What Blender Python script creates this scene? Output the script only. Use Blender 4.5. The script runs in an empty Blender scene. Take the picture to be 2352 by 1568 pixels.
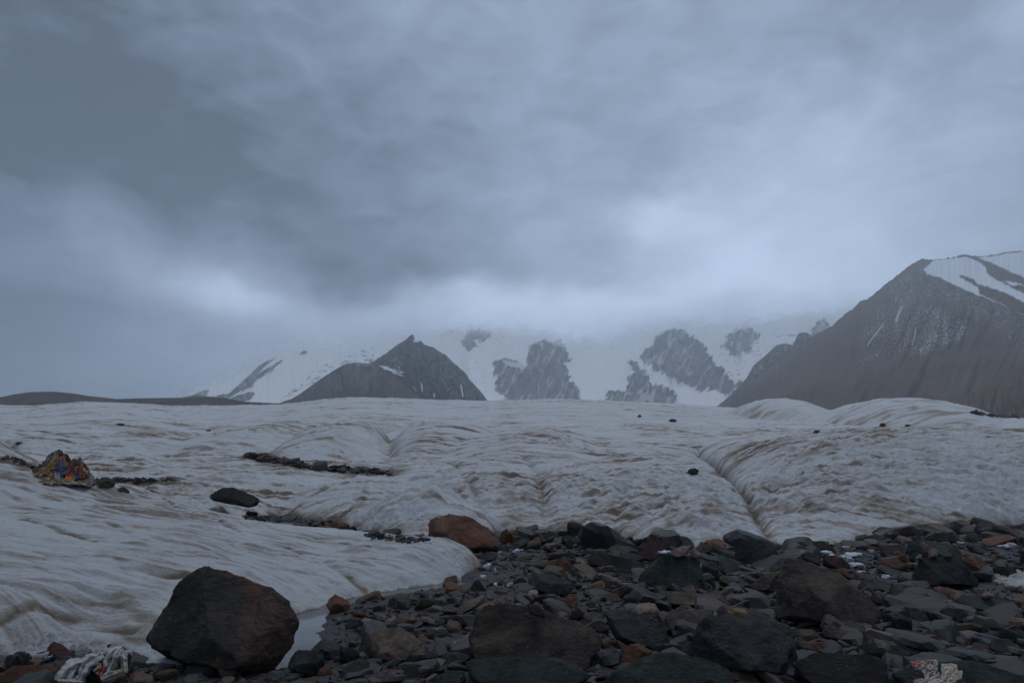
import bpy, bmesh, math, random
import numpy as np
from mathutils import Vector
R = math.radians
sc = bpy.context.scene
col = sc.collection

# ------------------------------------------------------------------ camera
F = 1568.0; W, H = 2352.0, 1568.0            # photograph measured in a 2352 x 1568 frame, 24 mm lens
TH = R(10.0); CH = 1.5                       # pitch, eye height
cam_d = bpy.data.cameras.new("camera"); cam = bpy.data.objects.new("camera", cam_d); col.objects.link(cam)
cam_d.sensor_width = 36; cam_d.lens = 24.0; cam_d.clip_start = .05; cam_d.clip_end = 30000
cam.location = (0, 0, CH); cam.rotation_euler = (R(90) + TH, 0, 0)
sc.camera = cam
sc.cycles.volume_bounces = 2
ct, st = math.cos(TH), math.sin(TH)
def ray(px, py):
    u = (np.asarray(px, float) - W / 2) / F; v = (H / 2 - np.asarray(py, float)) / F
    k = ct - v * st
    return u / k, (v * ct + st) / k          # x and z per metre of forward distance
def P(px, py, d):
    a, e = ray(px, py); return np.stack([a * d, np.asarray(d, float) + 0 * a, CH + e * d], -1)
def G(px, py, z=0.0):                        # point of the picture on the level z
    a, e = ray(px, py); d = (z - CH) / e; return np.stack([a * d, d, z + 0 * d], -1)
def proj(X, Y, Z):
    zc = np.asarray(Z) - CH; dep = Y * ct + zc * st; v = (-Y * st + zc * ct) / dep
    return W / 2 + F * X / dep, H / 2 - F * v
def pix2a(px, d): return (px - W / 2) / F / (ct + .06 * st) * d

# ------------------------------------------------------------------ light and sky
sc.view_settings.view_transform = 'Standard'; sc.view_settings.look = 'None'
sc.view_settings.exposure = 0.0; sc.view_settings.gamma = 1.0
SUN_EL, SUN_AZ = R(76), R(20)                # azimuth from +Y towards +X
sd = bpy.data.lights.new("sun", 'SUN'); sun = bpy.data.objects.new("sun", sd); col.objects.link(sun)
sd.energy = 0.9; sd.angle = R(28); sd.color = (1.0, .97, .93)
sun.rotation_euler = Vector((math.sin(SUN_AZ) * math.cos(SUN_EL), math.cos(SUN_AZ) * math.cos(SUN_EL), math.sin(SUN_EL))).to_track_quat('Z', 'Y').to_euler()

class N:                                     # terse node building
    def __init__(s, t): s.t = t; s.n = t.nodes; s.l = t.links
    def add(s, kind, **kw):
        n = s.n.new(kind)
        for k, v in kw.items(): setattr(n, k, v)
        return n
    def put(s, sock, v):
        if isinstance(v, bpy.types.NodeSocket): s.l.new(v, sock)
        elif v is not None: sock.default_value = v
    def m(s, op, a, b=None, c=None):
        n = s.add('ShaderNodeMath', operation=op)
        for i, v in enumerate((a, b, c)): s.put(n.inputs[i], v)
        return n.outputs[0]
    def mix(s, f, a, b):
        n = s.add('ShaderNodeMix', data_type='RGBA'); s.put(n.inputs[0], f); s.put(n.inputs[6], a); s.put(n.inputs[7], b); return n.outputs[2]
    def ramp(s, f, stops):
        n = s.add('ShaderNodeValToRGB'); e = n.color_ramp.elements
        while len(e) < len(stops): e.new(.5)
        for i, (p, c) in enumerate(stops): e[i].position = p; e[i].color = (*c, 1) if len(c) == 3 else c
        s.put(n.inputs[0], f); return n.outputs[0]
    def noise(s, vec, scale, detail=4, rough=.55, dist=0.0):
        n = s.add('ShaderNodeTexNoise'); s.put(n.inputs['Vector'], vec); n.inputs['Scale'].default_value = scale
        n.inputs['Detail'].default_value = detail; n.inputs['Roughness'].default_value = rough; n.inputs['Distortion'].default_value = dist
        return n.outputs[0]
    def sstep(s, x, a, b):
        n = s.add('ShaderNodeMapRange', interpolation_type='SMOOTHSTEP'); s.put(n.inputs[0], x)
        n.inputs[1].default_value = a; n.inputs[2].default_value = b; return n.outputs[0]
    def scale(s, vec, sc3):
        n = s.add('ShaderNodeVectorMath', operation='MULTIPLY'); s.put(n.inputs[0], vec); n.inputs[1].default_value = sc3; return n.outputs[0]

def dirang(px, py):
    a, e = ray(px, py); return float(np.arctan(a)), float(np.arctan(e / np.sqrt(1 + a * a)))
wd = bpy.data.worlds.new("World"); sc.world = wd; wd.use_nodes = True
w = N(wd.node_tree); bg = w.n['Background']
sky = w.add('ShaderNodeTexSky', sky_type='NISHITA', sun_disc=False, sun_elevation=SUN_EL, sun_rotation=SUN_AZ)
tc = w.add('ShaderNodeTexCoord').outputs['Generated']
sx = w.add('ShaderNodeSeparateXYZ'); w.put(sx.inputs[0], tc)
az = w.m('ARCTAN2', sx.outputs[0], sx.outputs[1]); el = w.m('ARCSINE', sx.outputs[2])
cb = w.add('ShaderNodeCombineXYZ'); w.put(cb.inputs[0], az); w.put(cb.inputs[1], w.m('MULTIPLY', el, 1.5))
w1 = w.noise(cb.outputs[0], 3.2, 5, .55); w2 = w.noise(w.scale(cb.outputs[0], (1, 1, 1)), 4.3, 5, .55, .4)
sh = w.add('ShaderNodeVectorMath', operation='ADD'); w.put(sh.inputs[0], cb.outputs[0]); sh.inputs[1].default_value = (7.3, 2.1, 4)
w3 = w.noise(sh.outputs[0], 3.2, 5, .55)
azw = w.m('ADD', az, w.m('MULTIPLY', w.m('SUBTRACT', w1, .5), .55)); elw = w.m('ADD', el, w.m('MULTIPLY', w.m('SUBTRACT', w3, .5), .34))
azs = w.m('ADD', az, w.m('MULTIPLY', w.m('SUBTRACT', w1, .5), .20)); els = w.m('ADD', el, w.m('MULTIPLY', w.m('SUBTRACT', w3, .5), .15))
w4 = w.noise(w.scale(cb.outputs[0], (1, 1.5, 1)), 11, 6, .58, .6)
# cloud thickness as soft patches at their place in the sky: (x, y, sigma x, sigma y, amount)
SKY0, SKYP, BACK = .345, 1.2, .29
PATCH = [(1495, 465, 50, 38, .20, 0), (1590, 520, 150, 85, .12, 0), (1750, 580, 360, 150, .25, 1), (1350, 735, 560, 75, .42, 1), (1250, 800, 700, 60, .07, 0), (535, 690, 85, 40, .46, 0), (330, 850, 260, 70, .06, 0), (1080, 665, 65, 38, .22, 0),
         (330, 600, 190, 80, .14, 1), (2000, 330, 300, 130, .12, 1), (1250, 230, 330, 200, .04, 1), (650, 480, 420, 140, -.10, 1), (40, 420, 230, 420, -.14, 1), (420, 300, 380, 130, -.07, 1), (700, 250, 240, 90, -.05, 0), (1450, 350, 130, 60, -.05, 0),
         (770, 640, 160, 45, -.17, 0), (100, 740, 200, 50, -.09, 0), (330, 720, 90, 26, -.06, 0), (500, 60, 600, 150, -.07, 1), (2320, 60, 60, 50, .12, 0), (2300, 10, 400, 120, -.07, 1), (1250, 620, 150, 35, -.08, 0), (1000, 600, 160, 40, -.08, 0),
         (1180, 700, 120, 30, .12, 0), (350, 860, 300, 60, .04, 0), (60, 600, 90, 60, -.05, 0), (2150, 650, 200, 60, -.03, 0)]
tot = None
for (x, y, s1, s2, amt, big) in PATCH:
    a0, e0 = dirang(x, y)
    A, E = (azw, elw) if big else (azs, els)
    q = w.m('ADD', w.m('POWER', w.m('ABSOLUTE', w.m('MULTIPLY', w.m('SUBTRACT', A, a0), F / s1 * .95)), 2), w.m('POWER', w.m('ABSOLUTE', w.m('MULTIPLY', w.m('SUBTRACT', E, e0), F / s2 * .95)), 2))
    g = w.m('MULTIPLY', w.m('EXPONENT', w.m('MULTIPLY', q, -.5)), amt * SKYP)
    tot = g if tot is None else w.m('ADD', tot, g)
lum = w.m('ADD', tot, w.m('MULTIPLY_ADD', w.m('SUBTRACT', w2, .5), .30, SKY0))
lum = w.m('ADD', lum, w.m('MULTIPLY', w.m('SUBTRACT', w4, .5), .31))
back = w.sstep(w.m('COSINE', az), .45, -.3)   # a plain overcast behind the viewer
lum = w.m('MAXIMUM', w.m('ADD', w.m('MULTIPLY', lum, w.m('SUBTRACT', 1, back)), w.m('MULTIPLY', back, BACK)), .06)
lum = w.m('MULTIPLY', lum, w.sstep(el, -.35, .0))
cloudc = w.mix(w.sstep(lum, .10, .65), (.725, .98, 1.41, 1), (.81, 1.0, 1.33, 1))
mul = w.add('ShaderNodeVectorMath', operation='SCALE'); w.put(mul.inputs[0], cloudc); w.put(mul.inputs['Scale'], w.m('MULTIPLY', lum, 10.0))
w.put(bg.inputs[0], w.mix(.94, sky.outputs[0], mul.outputs[0])); bg.inputs[1].default_value = 0.1

# ------------------------------------------------------------------ numeric helpers
_rs = np.random.RandomState(7); _G = _rs.randn(256, 3); _G /= np.linalg.norm(_G, axis=1)[:, None]
_g2 = np.arange(256) / 256 * 2 * np.pi; _C2, _S2 = np.cos(_g2).astype(np.float32), np.sin(_g2).astype(np.float32)
def _h(x, y, z, s):
    with np.errstate(over='ignore'):
        h = x.astype(np.uint32) * np.uint32(374761393) + y.astype(np.uint32) * np.uint32(668265263) + np.uint32((s * 1442695041) & 0xffffffff)
        if z is not None: h = h + z.astype(np.uint32) * np.uint32(2246822519)
        h = (h ^ (h >> np.uint32(13))) * np.uint32(1274126177); h = h ^ (h >> np.uint32(16))
    return (h & np.uint32(255)).astype(np.int32)
def pn2(x, y, s=0):
    x = np.asarray(x, np.float32); y = np.asarray(y, np.float32)
    xi = np.floor(x).astype(np.int32); yi = np.floor(y).astype(np.int32); fx = x - xi; fy = y - yi
    u = fx * fx * fx * (fx * (fx * 6 - 15) + 10); v = fy * fy * fy * (fy * (fy * 6 - 15) + 10)
    def g(i, j):
        k = _h(xi + i, yi + j, None, s); return _C2[k] * (fx - i) + _S2[k] * (fy - j)
    a = g(0, 0); b = g(1, 0); c = g(0, 1); d = g(1, 1)
    t = a + u * (b - a); return (t + v * (c + u * (d - c) - t)) * 1.5
def fb2(x, y, o=4, s=0, gain=.5, lac=2.03):
    r = 0; a = 1; n = 0
    for i in range(o):
        r = r + a * pn2(x, y, s + i * 17); n += a; a *= gain; x = np.asarray(x) * lac + 3.7; y = np.asarray(y) * lac + 1.3
    return r / n
def pn3(p, s=0):
    i = np.floor(p).astype(np.int32); f = (p - i); w_ = f * f * f * (f * (f * 6 - 15) + 10); r = 0
    for dx in (0, 1):
        for dy in (0, 1):
            for dz in (0, 1):
                k = _h(i[:, 0] + dx, i[:, 1] + dy, i[:, 2] + dz, s)
                g = _G[k]; dt = g[:, 0] * (f[:, 0] - dx) + g[:, 1] * (f[:, 1] - dy) + g[:, 2] * (f[:, 2] - dz)
                wt = (w_[:, 0] if dx else 1 - w_[:, 0]) * (w_[:, 1] if dy else 1 - w_[:, 1]) * (w_[:, 2] if dz else 1 - w_[:, 2])
                r = r + wt * dt
    return r * 1.3
def fb3(p, o=4, s=0, gain=.5):
    r = 0; a = 1; n = 0
    for k in range(o): r = r + a * pn3(p, s + 11 * k); n += a; a *= gain; p = p * 2.02 + 1.7
    return r / n
def ss(x, a, b): t = np.clip((x - a) / (b - a), 0, 1); return t * t * (3 - 2 * t)
def smax(a, b, k): h = np.clip(.5 + .5 * (a - b) / k, 0, 1); return b + (a - b) * h + k * h * (1 - h)
def polydist(x, y, pts):                      # distance to an open polyline, and side (left of travel > 0)
    best = np.full(np.shape(x), 1e9, np.float32); side = np.zeros(np.shape(x), np.float32)
    for (ax, ay), (bx, by) in zip(pts[:-1], pts[1:]):
        dx, dy = bx - ax, by - ay; L = dx * dx + dy * dy + 1e-12
        t = np.clip(((x - ax) * dx + (y - ay) * dy) / L, 0, 1); ex = x - ax - t * dx; ey = y - ay - t * dy
        q = ex * ex + ey * ey; cr = dx * (y - ay) - dy * (x - ax); m = q < best
        best = np.where(m, q, best); side = np.where(m, np.sign(cr), side)
    return np.sqrt(best), side
def inside(x, y, poly):
    c = np.zeros(np.shape(x), bool); n = len(poly)
    for i in range(n):
        (x1, y1), (x2, y2) = poly[i], poly[(i + 1) % n]
        if y1 == y2: continue
        c ^= ((y1 > y) != (y2 > y)) & (x < (x2 - x1) * (y - y1) / (y2 - y1) + x1)
    return c
def sdist(x, y, poly):                        # > 0 inside
    d, _ = polydist(x, y, list(poly) + [poly[0]]); return np.where(inside(x, y, poly), d, -d)

# ------------------------------------------------------------------ mesh and object helpers
def link(o, parent=None):
    col.objects.link(o)
    if parent is not None: o.parent = parent
    return o
def mesh_np(name, V, Fc, mat, attrs=None, smooth=True, parent=None):
    me = bpy.data.meshes.new(name); V = np.asarray(V, np.float32).reshape(-1, 3); Fc = np.asarray(Fc, np.int32)
    k = Fc.shape[1]
    me.vertices.add(len(V)); me.vertices.foreach_set('co', V.ravel())
    me.loops.add(Fc.size); me.loops.foreach_set('vertex_index', Fc.ravel())
    me.polygons.add(len(Fc)); me.polygons.foreach_set('loop_start', np.arange(0, Fc.size, k, dtype=np.int32))
    me.polygons.foreach_set('use_smooth', np.full(len(Fc), smooth))
    for an, av in (attrs or {}).items():
        av = np.asarray(av, np.float32)
        if av.ndim == 1: at = me.attributes.new(an, 'FLOAT', 'POINT'); at.data.foreach_set('value', av)
        else: at = me.attributes.new(an, 'FLOAT_COLOR', 'POINT'); at.data.foreach_set('color', np.c_[av, np.ones(len(av))].astype(np.float32).ravel())
    me.update(calc_edges=True); me.validate()
    if mat: me.materials.append(mat)
    return link(bpy.data.objects.new(name, me), parent)
def grid_faces(nr, nc, keep=None):
    i = np.arange(nr * nc).reshape(nr, nc); f = np.stack([i[:-1, :-1], i[:-1, 1:], i[1:, 1:], i[1:, :-1]], -1).reshape(-1, 4)
    if keep is not None: f = f[keep.ravel()[f].any(1)]
    return f
def compact(V, Fc, attrs):
    u, inv = np.unique(Fc, return_inverse=True); return V[u], inv.reshape(Fc.shape), {k: a[u] for k, a in attrs.items()}
def tag(o, label=None, cat=None, group=None, kind=None):
    if label: o['label'] = label
    if cat: o['category'] = cat
    if group: o['group'] = group
    if kind: o['kind'] = kind
    return o
def new_mat(name, rough=.8, spec=.3):
    m = bpy.data.materials.new(name); m.use_nodes = True; n = N(m.node_tree); b = n.n['Principled BSDF']
    b.inputs['Roughness'].default_value = rough; b.inputs['Specular IOR Level'].default_value = spec
    return m, n, b
def bump(n, b, h, strength, dist):
    k = n.add('ShaderNodeBump'); k.inputs['Strength'].default_value = strength; k.inputs['Distance'].default_value = dist
    n.put(k.inputs['Height'], h); n.l.new(k.outputs[0], b.inputs['Normal'])
def attr(n, name, out='Fac'): a = n.add('ShaderNodeAttribute', attribute_name=name); return a.outputs[out]

# ------------------------------------------------------------------ materials of the setting
ICE, n, b = new_mat("dirty_glacier_ice", .55, .35)
pos = n.add('ShaderNodeNewGeometry').outputs['Position']
dn = n.noise(pos, 5.0, 6, .65); dn2 = n.noise(n.scale(pos, (.35, 1.2, 1.2)), 1.3, 5, .6); fn = n.noise(pos, 38, 3, .6)
dirt = n.m('ADD', attr(n, 'dirt'), n.m('MULTIPLY', n.m('SUBTRACT', dn, .5), .35))
dirt = n.m('ADD', dirt, n.m('MULTIPLY', n.m('SUBTRACT', dn2, .45), .35))
base = n.ramp(dirt, [(0.0, (.475, .49, .515)), (.26, (.40, .405, .41)), (.58, (.285, .25, .215)), (1.0, (.13, .10, .078))])
spk = n.sstep(n.noise(pos, 55, 2, .5), .66, .74)
base = n.mix(n.m('MULTIPLY', spk, n.sstep(dirt, .05, .5)), base, (.10, .085, .075, 1))
n.put(b.inputs['Base Color'], base)
bump(n, b, n.m('ADD', n.noise(pos, 13, 8, .74), n.m('MULTIPLY', fn, .5)), .9, .05)

GRAVEL, n, b = new_mat("wet_gravel", .62, .4)
pos = n.add('ShaderNodeNewGeometry').outputs['Position']
v = n.add('ShaderNodeTexVoronoi'); n.put(v.inputs['Vector'], pos); v.inputs['Scale'].default_value = 34
v2 = n.add('ShaderNodeTexVoronoi'); n.put(v2.inputs['Vector'], pos); v2.inputs['Scale'].default_value = 80
c1 = n.ramp(n.m('FRACT', n.m('MULTIPLY', v.outputs['Color'], 1.0)), [(0, (.012, .012, .012)), (.5, (.026, .024, .023)), (.8, (.048, .034, .027)), (1, (.018, .021, .020))])
n.put(b.inputs['Base Color'], n.mix(.5, c1, n.ramp(n.noise(pos, 3, 5), [(.3, (.010, .010, .010)), (.7, (.036, .030, .027))])))
bump(n, b, n.m('SUBTRACT', n.m('MULTIPLY', v.outputs['Distance'], -1), n.m('MULTIPLY', v2.outputs['Distance'], .4)), .9, .03)

def mountain_mat(name, rock1, rock2, snowc=(.82, .86, .92), ns=.01, veil=False):
    m, n, b = new_mat(name, .9, .1)
    pos = n.add('ShaderNodeNewGeometry').outputs['Position']
    a = n.noise(pos, ns, 8, .65); c = n.noise(n.scale(pos, (1, .7, .8)), ns * 6, 8, .72)
    rock = n.mix(n.sstep(n.m('ADD', n.m('MULTIPLY', a, .6), n.m('MULTIPLY', c, .4)), .38, .62), rock1 + (1,), rock2 + (1,))
    n.put(b.inputs['Base Color'], n.mix(attr(n, 'snow'), rock, snowc + (1,)))
    bump(n, b, c, .22 if veil else .5, 1 / ns * .06)
    if veil:                                  # transparency over the summits stands in for cloud hiding them
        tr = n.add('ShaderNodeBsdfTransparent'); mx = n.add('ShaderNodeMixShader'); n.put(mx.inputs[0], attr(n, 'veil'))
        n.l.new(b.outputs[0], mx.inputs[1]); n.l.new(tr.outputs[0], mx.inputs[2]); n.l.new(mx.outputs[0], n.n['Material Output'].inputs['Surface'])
    return m
M_BROWN = mountain_mat("brown_scree", (.050, .042, .038), (.085, .072, .062), ns=.02)
M_RIGHT = mountain_mat("brown_mountain_rock", (.058, .040, .029), (.112, .080, .058), ns=.008)
M_DARK = mountain_mat("dark_peak_rock", (.030, .034, .036), (.085, .085, .085), ns=.012)
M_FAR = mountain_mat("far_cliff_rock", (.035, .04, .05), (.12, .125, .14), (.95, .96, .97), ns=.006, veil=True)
M_GREY = mountain_mat("grey_ridge_rock", (.035, .038, .04), (.09, .092, .095), ns=.012)
# ------------------------------------------------------------------ glacier: height of the ice above the level moraine
_zk = [(1, -.1), (9, -.1), (12, 0.0), (15, .3), (18, .5), (28, 1.0), (45, 2.0), (80, 4.4), (130, 9.5), (180, 15.5), (220, 19.6), (260, 21), (300, 18), (420, -10), (600, -14)]
_lt = np.linspace(0, math.log(600), 600); _lz = np.interp(np.exp(_lt), *zip(*_zk)); _kk = np.exp(-np.linspace(-2, 2, 31) ** 2); _kk /= _kk.sum()
_lz = np.convolve(np.pad(_lz, 15, 'edge'), _kk, 'valid')
def z0(d): return np.interp(np.log(np.maximum(d, 1)), _lt, _lz)
CREST = [(-900, 930), (-300, 930), (0, 928), (70, 930), (200, 920), (300, 923), (420, 930), (560, 928), (640, 927), (720, 919), (800, 911), (900, 912), (1000, 916), (1110, 918), (1300, 914), (1420, 919), (1560, 926), (1650, 932), (1720, 936), (1900, 940), (2352, 958), (2800, 970), (3500, 975)]
CAPS = [  # low domes of the ice: px, distance, half width, half length, height
    (815, 42, 4.0, 10, 1.85), (610, 46, 5.6, 10, 1.5), (390, 45, 5.6, 9, 1.2), (170, 42, 5, 9, 1.1), (-90, 42, 6, 9, 1.1), (1020, 42, 5.0, 11, 1.8), (1195, 38, 5.5, 10, 1.3), (1420, 38, 6, 9, .7),
    (250, 85, 12, 17, 1.1), (640, 88, 13, 16, 1.2), (830, 72, 5.3, 11, 1.3), (992, 72, 5.2, 11, 1.3), (1085, 60, 4, 9, 1.2), (1245, 60, 5, 10, 1.0), (1450, 75, 10, 14, .7), (1650, 80, 8, 14, .6),
    (-20, 64, 7, 10, .9), (430, 62, 9, 11, .8),
    (1795, 150, 9.8, 24, 4.2), (2080, 125, 16, 22, 5.2), (2330, 112, 12, 18, 2.0),
    (1440, 20.5, 3.6, 6, .55), (1050, 25, 4, 6, .55), (1270, 26, 3.5, 6, .5), (700, 25, 3.6, 4.5, .35), (480, 23.5, 3.6, 4.5, .3), (860, 21, 2.0, 3, .28), (1130, 20, 1.9, 3.2, .35), (300, 26, 4, 4, .5), (1560, 28, 3, 5, .4),
    (935, 15.6, 1.75, 1.7, .80), (1100, 14.9, 1.2, 1.4, .66), (800, 16.6, 1.0, 1.2, .45), (1305, 14.2, 1.0, 1.15, .72), (1400, 13.9, .8, 1.0, .52), (1560, 13.7, 1.5, 1.1, .58), (1200, 13.6, .9, .9, .22), (1640, 13.4, 1.0, .8, .25),
    (900, 30, .1, .1, .01)]
def wpt(px, d): return (float(pix2a(px, d)), float(d))
GUL = [wpt(1752, 12.3), wpt(1735, 14), wpt(1700, 17), wpt(1650, 23), wpt(1603, 30), wpt(1590, 38), wpt(1640, 52)]
VGUL = [([wpt(1253, 14), wpt(1246, 17), wpt(1232, 22), wpt(1205, 30)], .16, .16), ([wpt(1150, 14), wpt(1090, 18), wpt(1040, 25)], .10, .12),
        ([wpt(1410, 13.2), wpt(1400, 14.5), wpt(1425, 17)], .12, .10), ([wpt(30, 30), wpt(45, 36), wpt(30, 46)], .5, .4), ([wpt(1740, 128), wpt(1765, 110)], 1.2, .9),
        ([wpt(1320, 62), wpt(1450, 56), wpt(1600, 50), wpt(1760, 46)], .35, .25), ([wpt(1330, 80), wpt(1500, 76), wpt(1720, 74)], .4, .3), ([wpt(2085, 62), wpt(2160, 60), wpt(2250, 58), wpt(2400, 57)], .9, .35),
        ([wpt(1790, 21), wpt(1870, 22.5), wpt(1960, 24), wpt(2080, 27), wpt(2140, 28), wpt(2230, 24.5)], .16, .12), ([wpt(1740, 16.5), wpt(1790, 19), wpt(1850, 21.5)], .10, .1),
        ([wpt(898, 33), wpt(897, 38), wpt(899, 44), wpt(905, 58)], .7, .55), ([wpt(1160, 56), wpt(1155, 70)], .5, .5), ([wpt(735, 24), wpt(760, 30)], .12, .15)]
_mg = [(-900, 1035), (-300, 1040), (0, 1046), (60, 1068), (130, 1090), (250, 1103), (335, 1106), (420, 1130), (490, 1160), (560, 1184), (640, 1190), (760, 1203), (830, 1225), (920, 1236), (990, 1243), (1080, 1236), (1150, 1222), (1210, 1222), (1300, 1226), (1400, 1236), (1460, 1250), (1560, 1258), (1640, 1264), (1720, 1257), (1800, 1260), (1870, 1262), (1910, 1250), (1960, 1243), (2030, 1234), (2150, 1223), (2250, 1216), (2352, 1212), (2600, 1200), (3000, 1190)]
MARG = []
for (x, y) in _mg:
    d_ = float(G(x, y)[1]) if y > 1100 else 1.5 * F / (1103 - 1060) * 1.0
    if y <= 1170 and x < 500: d_ = np.interp(x, [-900, 0, 130, 335, 420, 490], [20, 16.5, 15.5, 13.8, 13.3, 13.4])
    if x == 560: MARG.append(wpt(535, 14.2)); d_ = 15.4
    MARG.append((float(pix2a(x, d_)) if x < 600 else float(G(x, y)[0]), float(d_)))
GLA = MARG + [(700, 700), (-700, 700)]
def ground_z(x, y):
    z = .05 * fb2(x * .9, y * .9, 4, 91) + .018 * fb2(x * 7, y * 7, 3, 95)
    wd_ = sdist(x, y, WATER)
    return z - .055 * ss(wd_, -.25, .15) - .03 * ss(y, 3.0, 1.0)
WATER = [tuple(G(*p)[:2]) for p in [(615, 1508), (632, 1450), (660, 1402), (700, 1386), (760, 1366), (880, 1343), (1000, 1328), (1060, 1326), (1062, 1331), (1000, 1341), (890, 1359), (800, 1379), (752, 1400), (736, 1430), (712, 1472), (668, 1512), (640, 1520)]]
def ridge(n, p=1.0): return 1 - np.abs(n) * 2
def ripples(x, y, layers, warp=.5, seed=0):   # sharp crested foliation of the ice, lying across the valley
    wy = y + warp * (fb2(x * .10, y * .14, 3, seed + 1) + .30 * fb2(x * .5, y * .6, 3, seed + 2))
    h = 0
    for k, (lam, amp, an, wt) in enumerate(layers):
        def nf(yy): return .9 * pn2(x / (lam * an) + 3.1 * k, yy / lam, seed + 31 * k) + .42 * pn2(x / (lam * an * .4), yy / lam * 2.3, seed + 31 * k + 7)
        c0 = ridge(nf(wy) * .62); nz = nf(wy + .30 * lam * c0) + .16 * pn2(x / (lam * an * .2), wy / lam * 4.3, seed + 31 * k + 9)
        patch = .25 + 1.5 * ss(fb2(x / (lam * an) * .5, y / lam * .12, 3, seed + 31 * k + 3), -.25, .45)
        crest = np.maximum(ridge(nz * .62), -.35)
        h = h + amp * patch * wt * (crest * .95 + .2 * nz)
    return h
PED = wpt(526, 17.2)
def glacier_base(x, y):
    d = y; px = W / 2 + x / np.maximum(d, .1) * F * (ct + .06 * st)
    z = z0(d) + (924.6 + 1.3 - np.interp(px, *zip(*CREST))) * 220 / F * ss(d, 45, 200) * np.where(d > 220, 1, 1)
    L = np.zeros_like(z)
    for (cx, cd, rx, ry, h) in CAPS:
        X0 = float(pix2a(cx, cd)); q = ((x - X0) / rx) ** 2 + ((y - cd) / ry) ** 2
        L = np.where(q < 2.5, smax(L, h * (1 - q), .05 + .05 * h), L)
    z = z + L
    g, s_ = polydist(x, y, GUL); g = g * -s_
    z = z + np.where(y < 70, 1, 0) * (1.55 * (1 - np.exp(-np.maximum(g, 0) / 1.7)) * ss(y, 12.5, 21) * (1 - ss(y, 30, 62)) - .20 * np.exp(-(g / .13) ** 2) * (1 - ss(y, 35, 50)) )
    for (pl, dep, wid) in VGUL:
        q = polydist(x, y, pl)[0]; z = z - dep * np.exp(-np.minimum(q / wid, 6) ** 1.5)
    return z
def glacier_full(x, y):
    zb = glacier_base(x, y) + .05 * fb2(x * .35, y * .35, 4, 5) * (1 + y / 25)
    lay = [(.13, .022, 4, 1 - ss(y, 25, 45)), (.30, .058, 5, 1 - .5 * ss(y, 40, 90)), (.66, .115, 5.5, .3 + .7 * ss(y, 14, 24)), (1.4, .19, 6, ss(y, 26, 46) * (1 - .5 * ss(y, 90, 130))), (3.0, .20, 6.5, ss(y, 60, 110))]
    near = 1 - ss(y, 13.0, 17) * .75
    rp = ripples(x, y, lay, .7, 200)
    z = zb + rp * 1.0
    z = z - .30 * np.exp(-((x - PED[0] - .2) ** 2 + (y - PED[1] + .3) ** 2) / 1.3)
    z = smax(z, .60 - .80 * np.hypot(x - PED[0], y - PED[1]) * (1 + .12 * pn2(np.arctan2(y - PED[1], x - PED[0]) * 3, 0 * x, 4)), .05)   # ice pedestal under the slab
    pit = .030 * near * fb2(x * 6, y * 6, 4, 77) + .030 * fb2(x * 3.3, y * 5.0, 6, 79, .70) * (1 + y / 28) + (1 - ss(y, 16, 26)) * (.17 * np.abs(fb2(x * 1.4, y * 2.0, 4, 80, .55)) * 2 - .11) + .02 * (1 - ss(y, 20, 40)) * np.minimum(fb2(x * 3.1, y * 3.1, 3, 78) + .05, 0) * 2
    z = z + pit
    sm, _ = polydist(np.where(y < 40, x, 0), np.where(y < 40, y, 0), MARG); ins = inside(x, y, GLA)
    s_ = np.where(y < 40, np.where(ins, sm, -sm), 30) + .17 * fb2(x * 2.4, y * 2.4, 5, 66, .6)
    e = 1 - np.exp(-np.maximum(s_, 0) / .16); e2 = 1 - np.exp(-np.maximum(s_, 0) / .95)
    edge = np.where(s_ > 0, z * e2 + .13 * e + .035 * e * (1 - ss(s_, 0, 1.6)) * fb2(x * 9, y * 4, 3, 61) - .02, -.25)
    # dirt lies on the steep sides of the ripples and along the low margin
    return edge, rp, s_
def tw(px, py):                               # a picture point on the tongue
    ds = np.linspace(4.4, 14, 500); p = P(px, py, ds); i = int(np.argmax(p[:, 2] <= np.maximum(tongue_base(p[:, 0], p[:, 1]), .03))); return (float(p[i, 0]), float(p[i, 1]))
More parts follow.
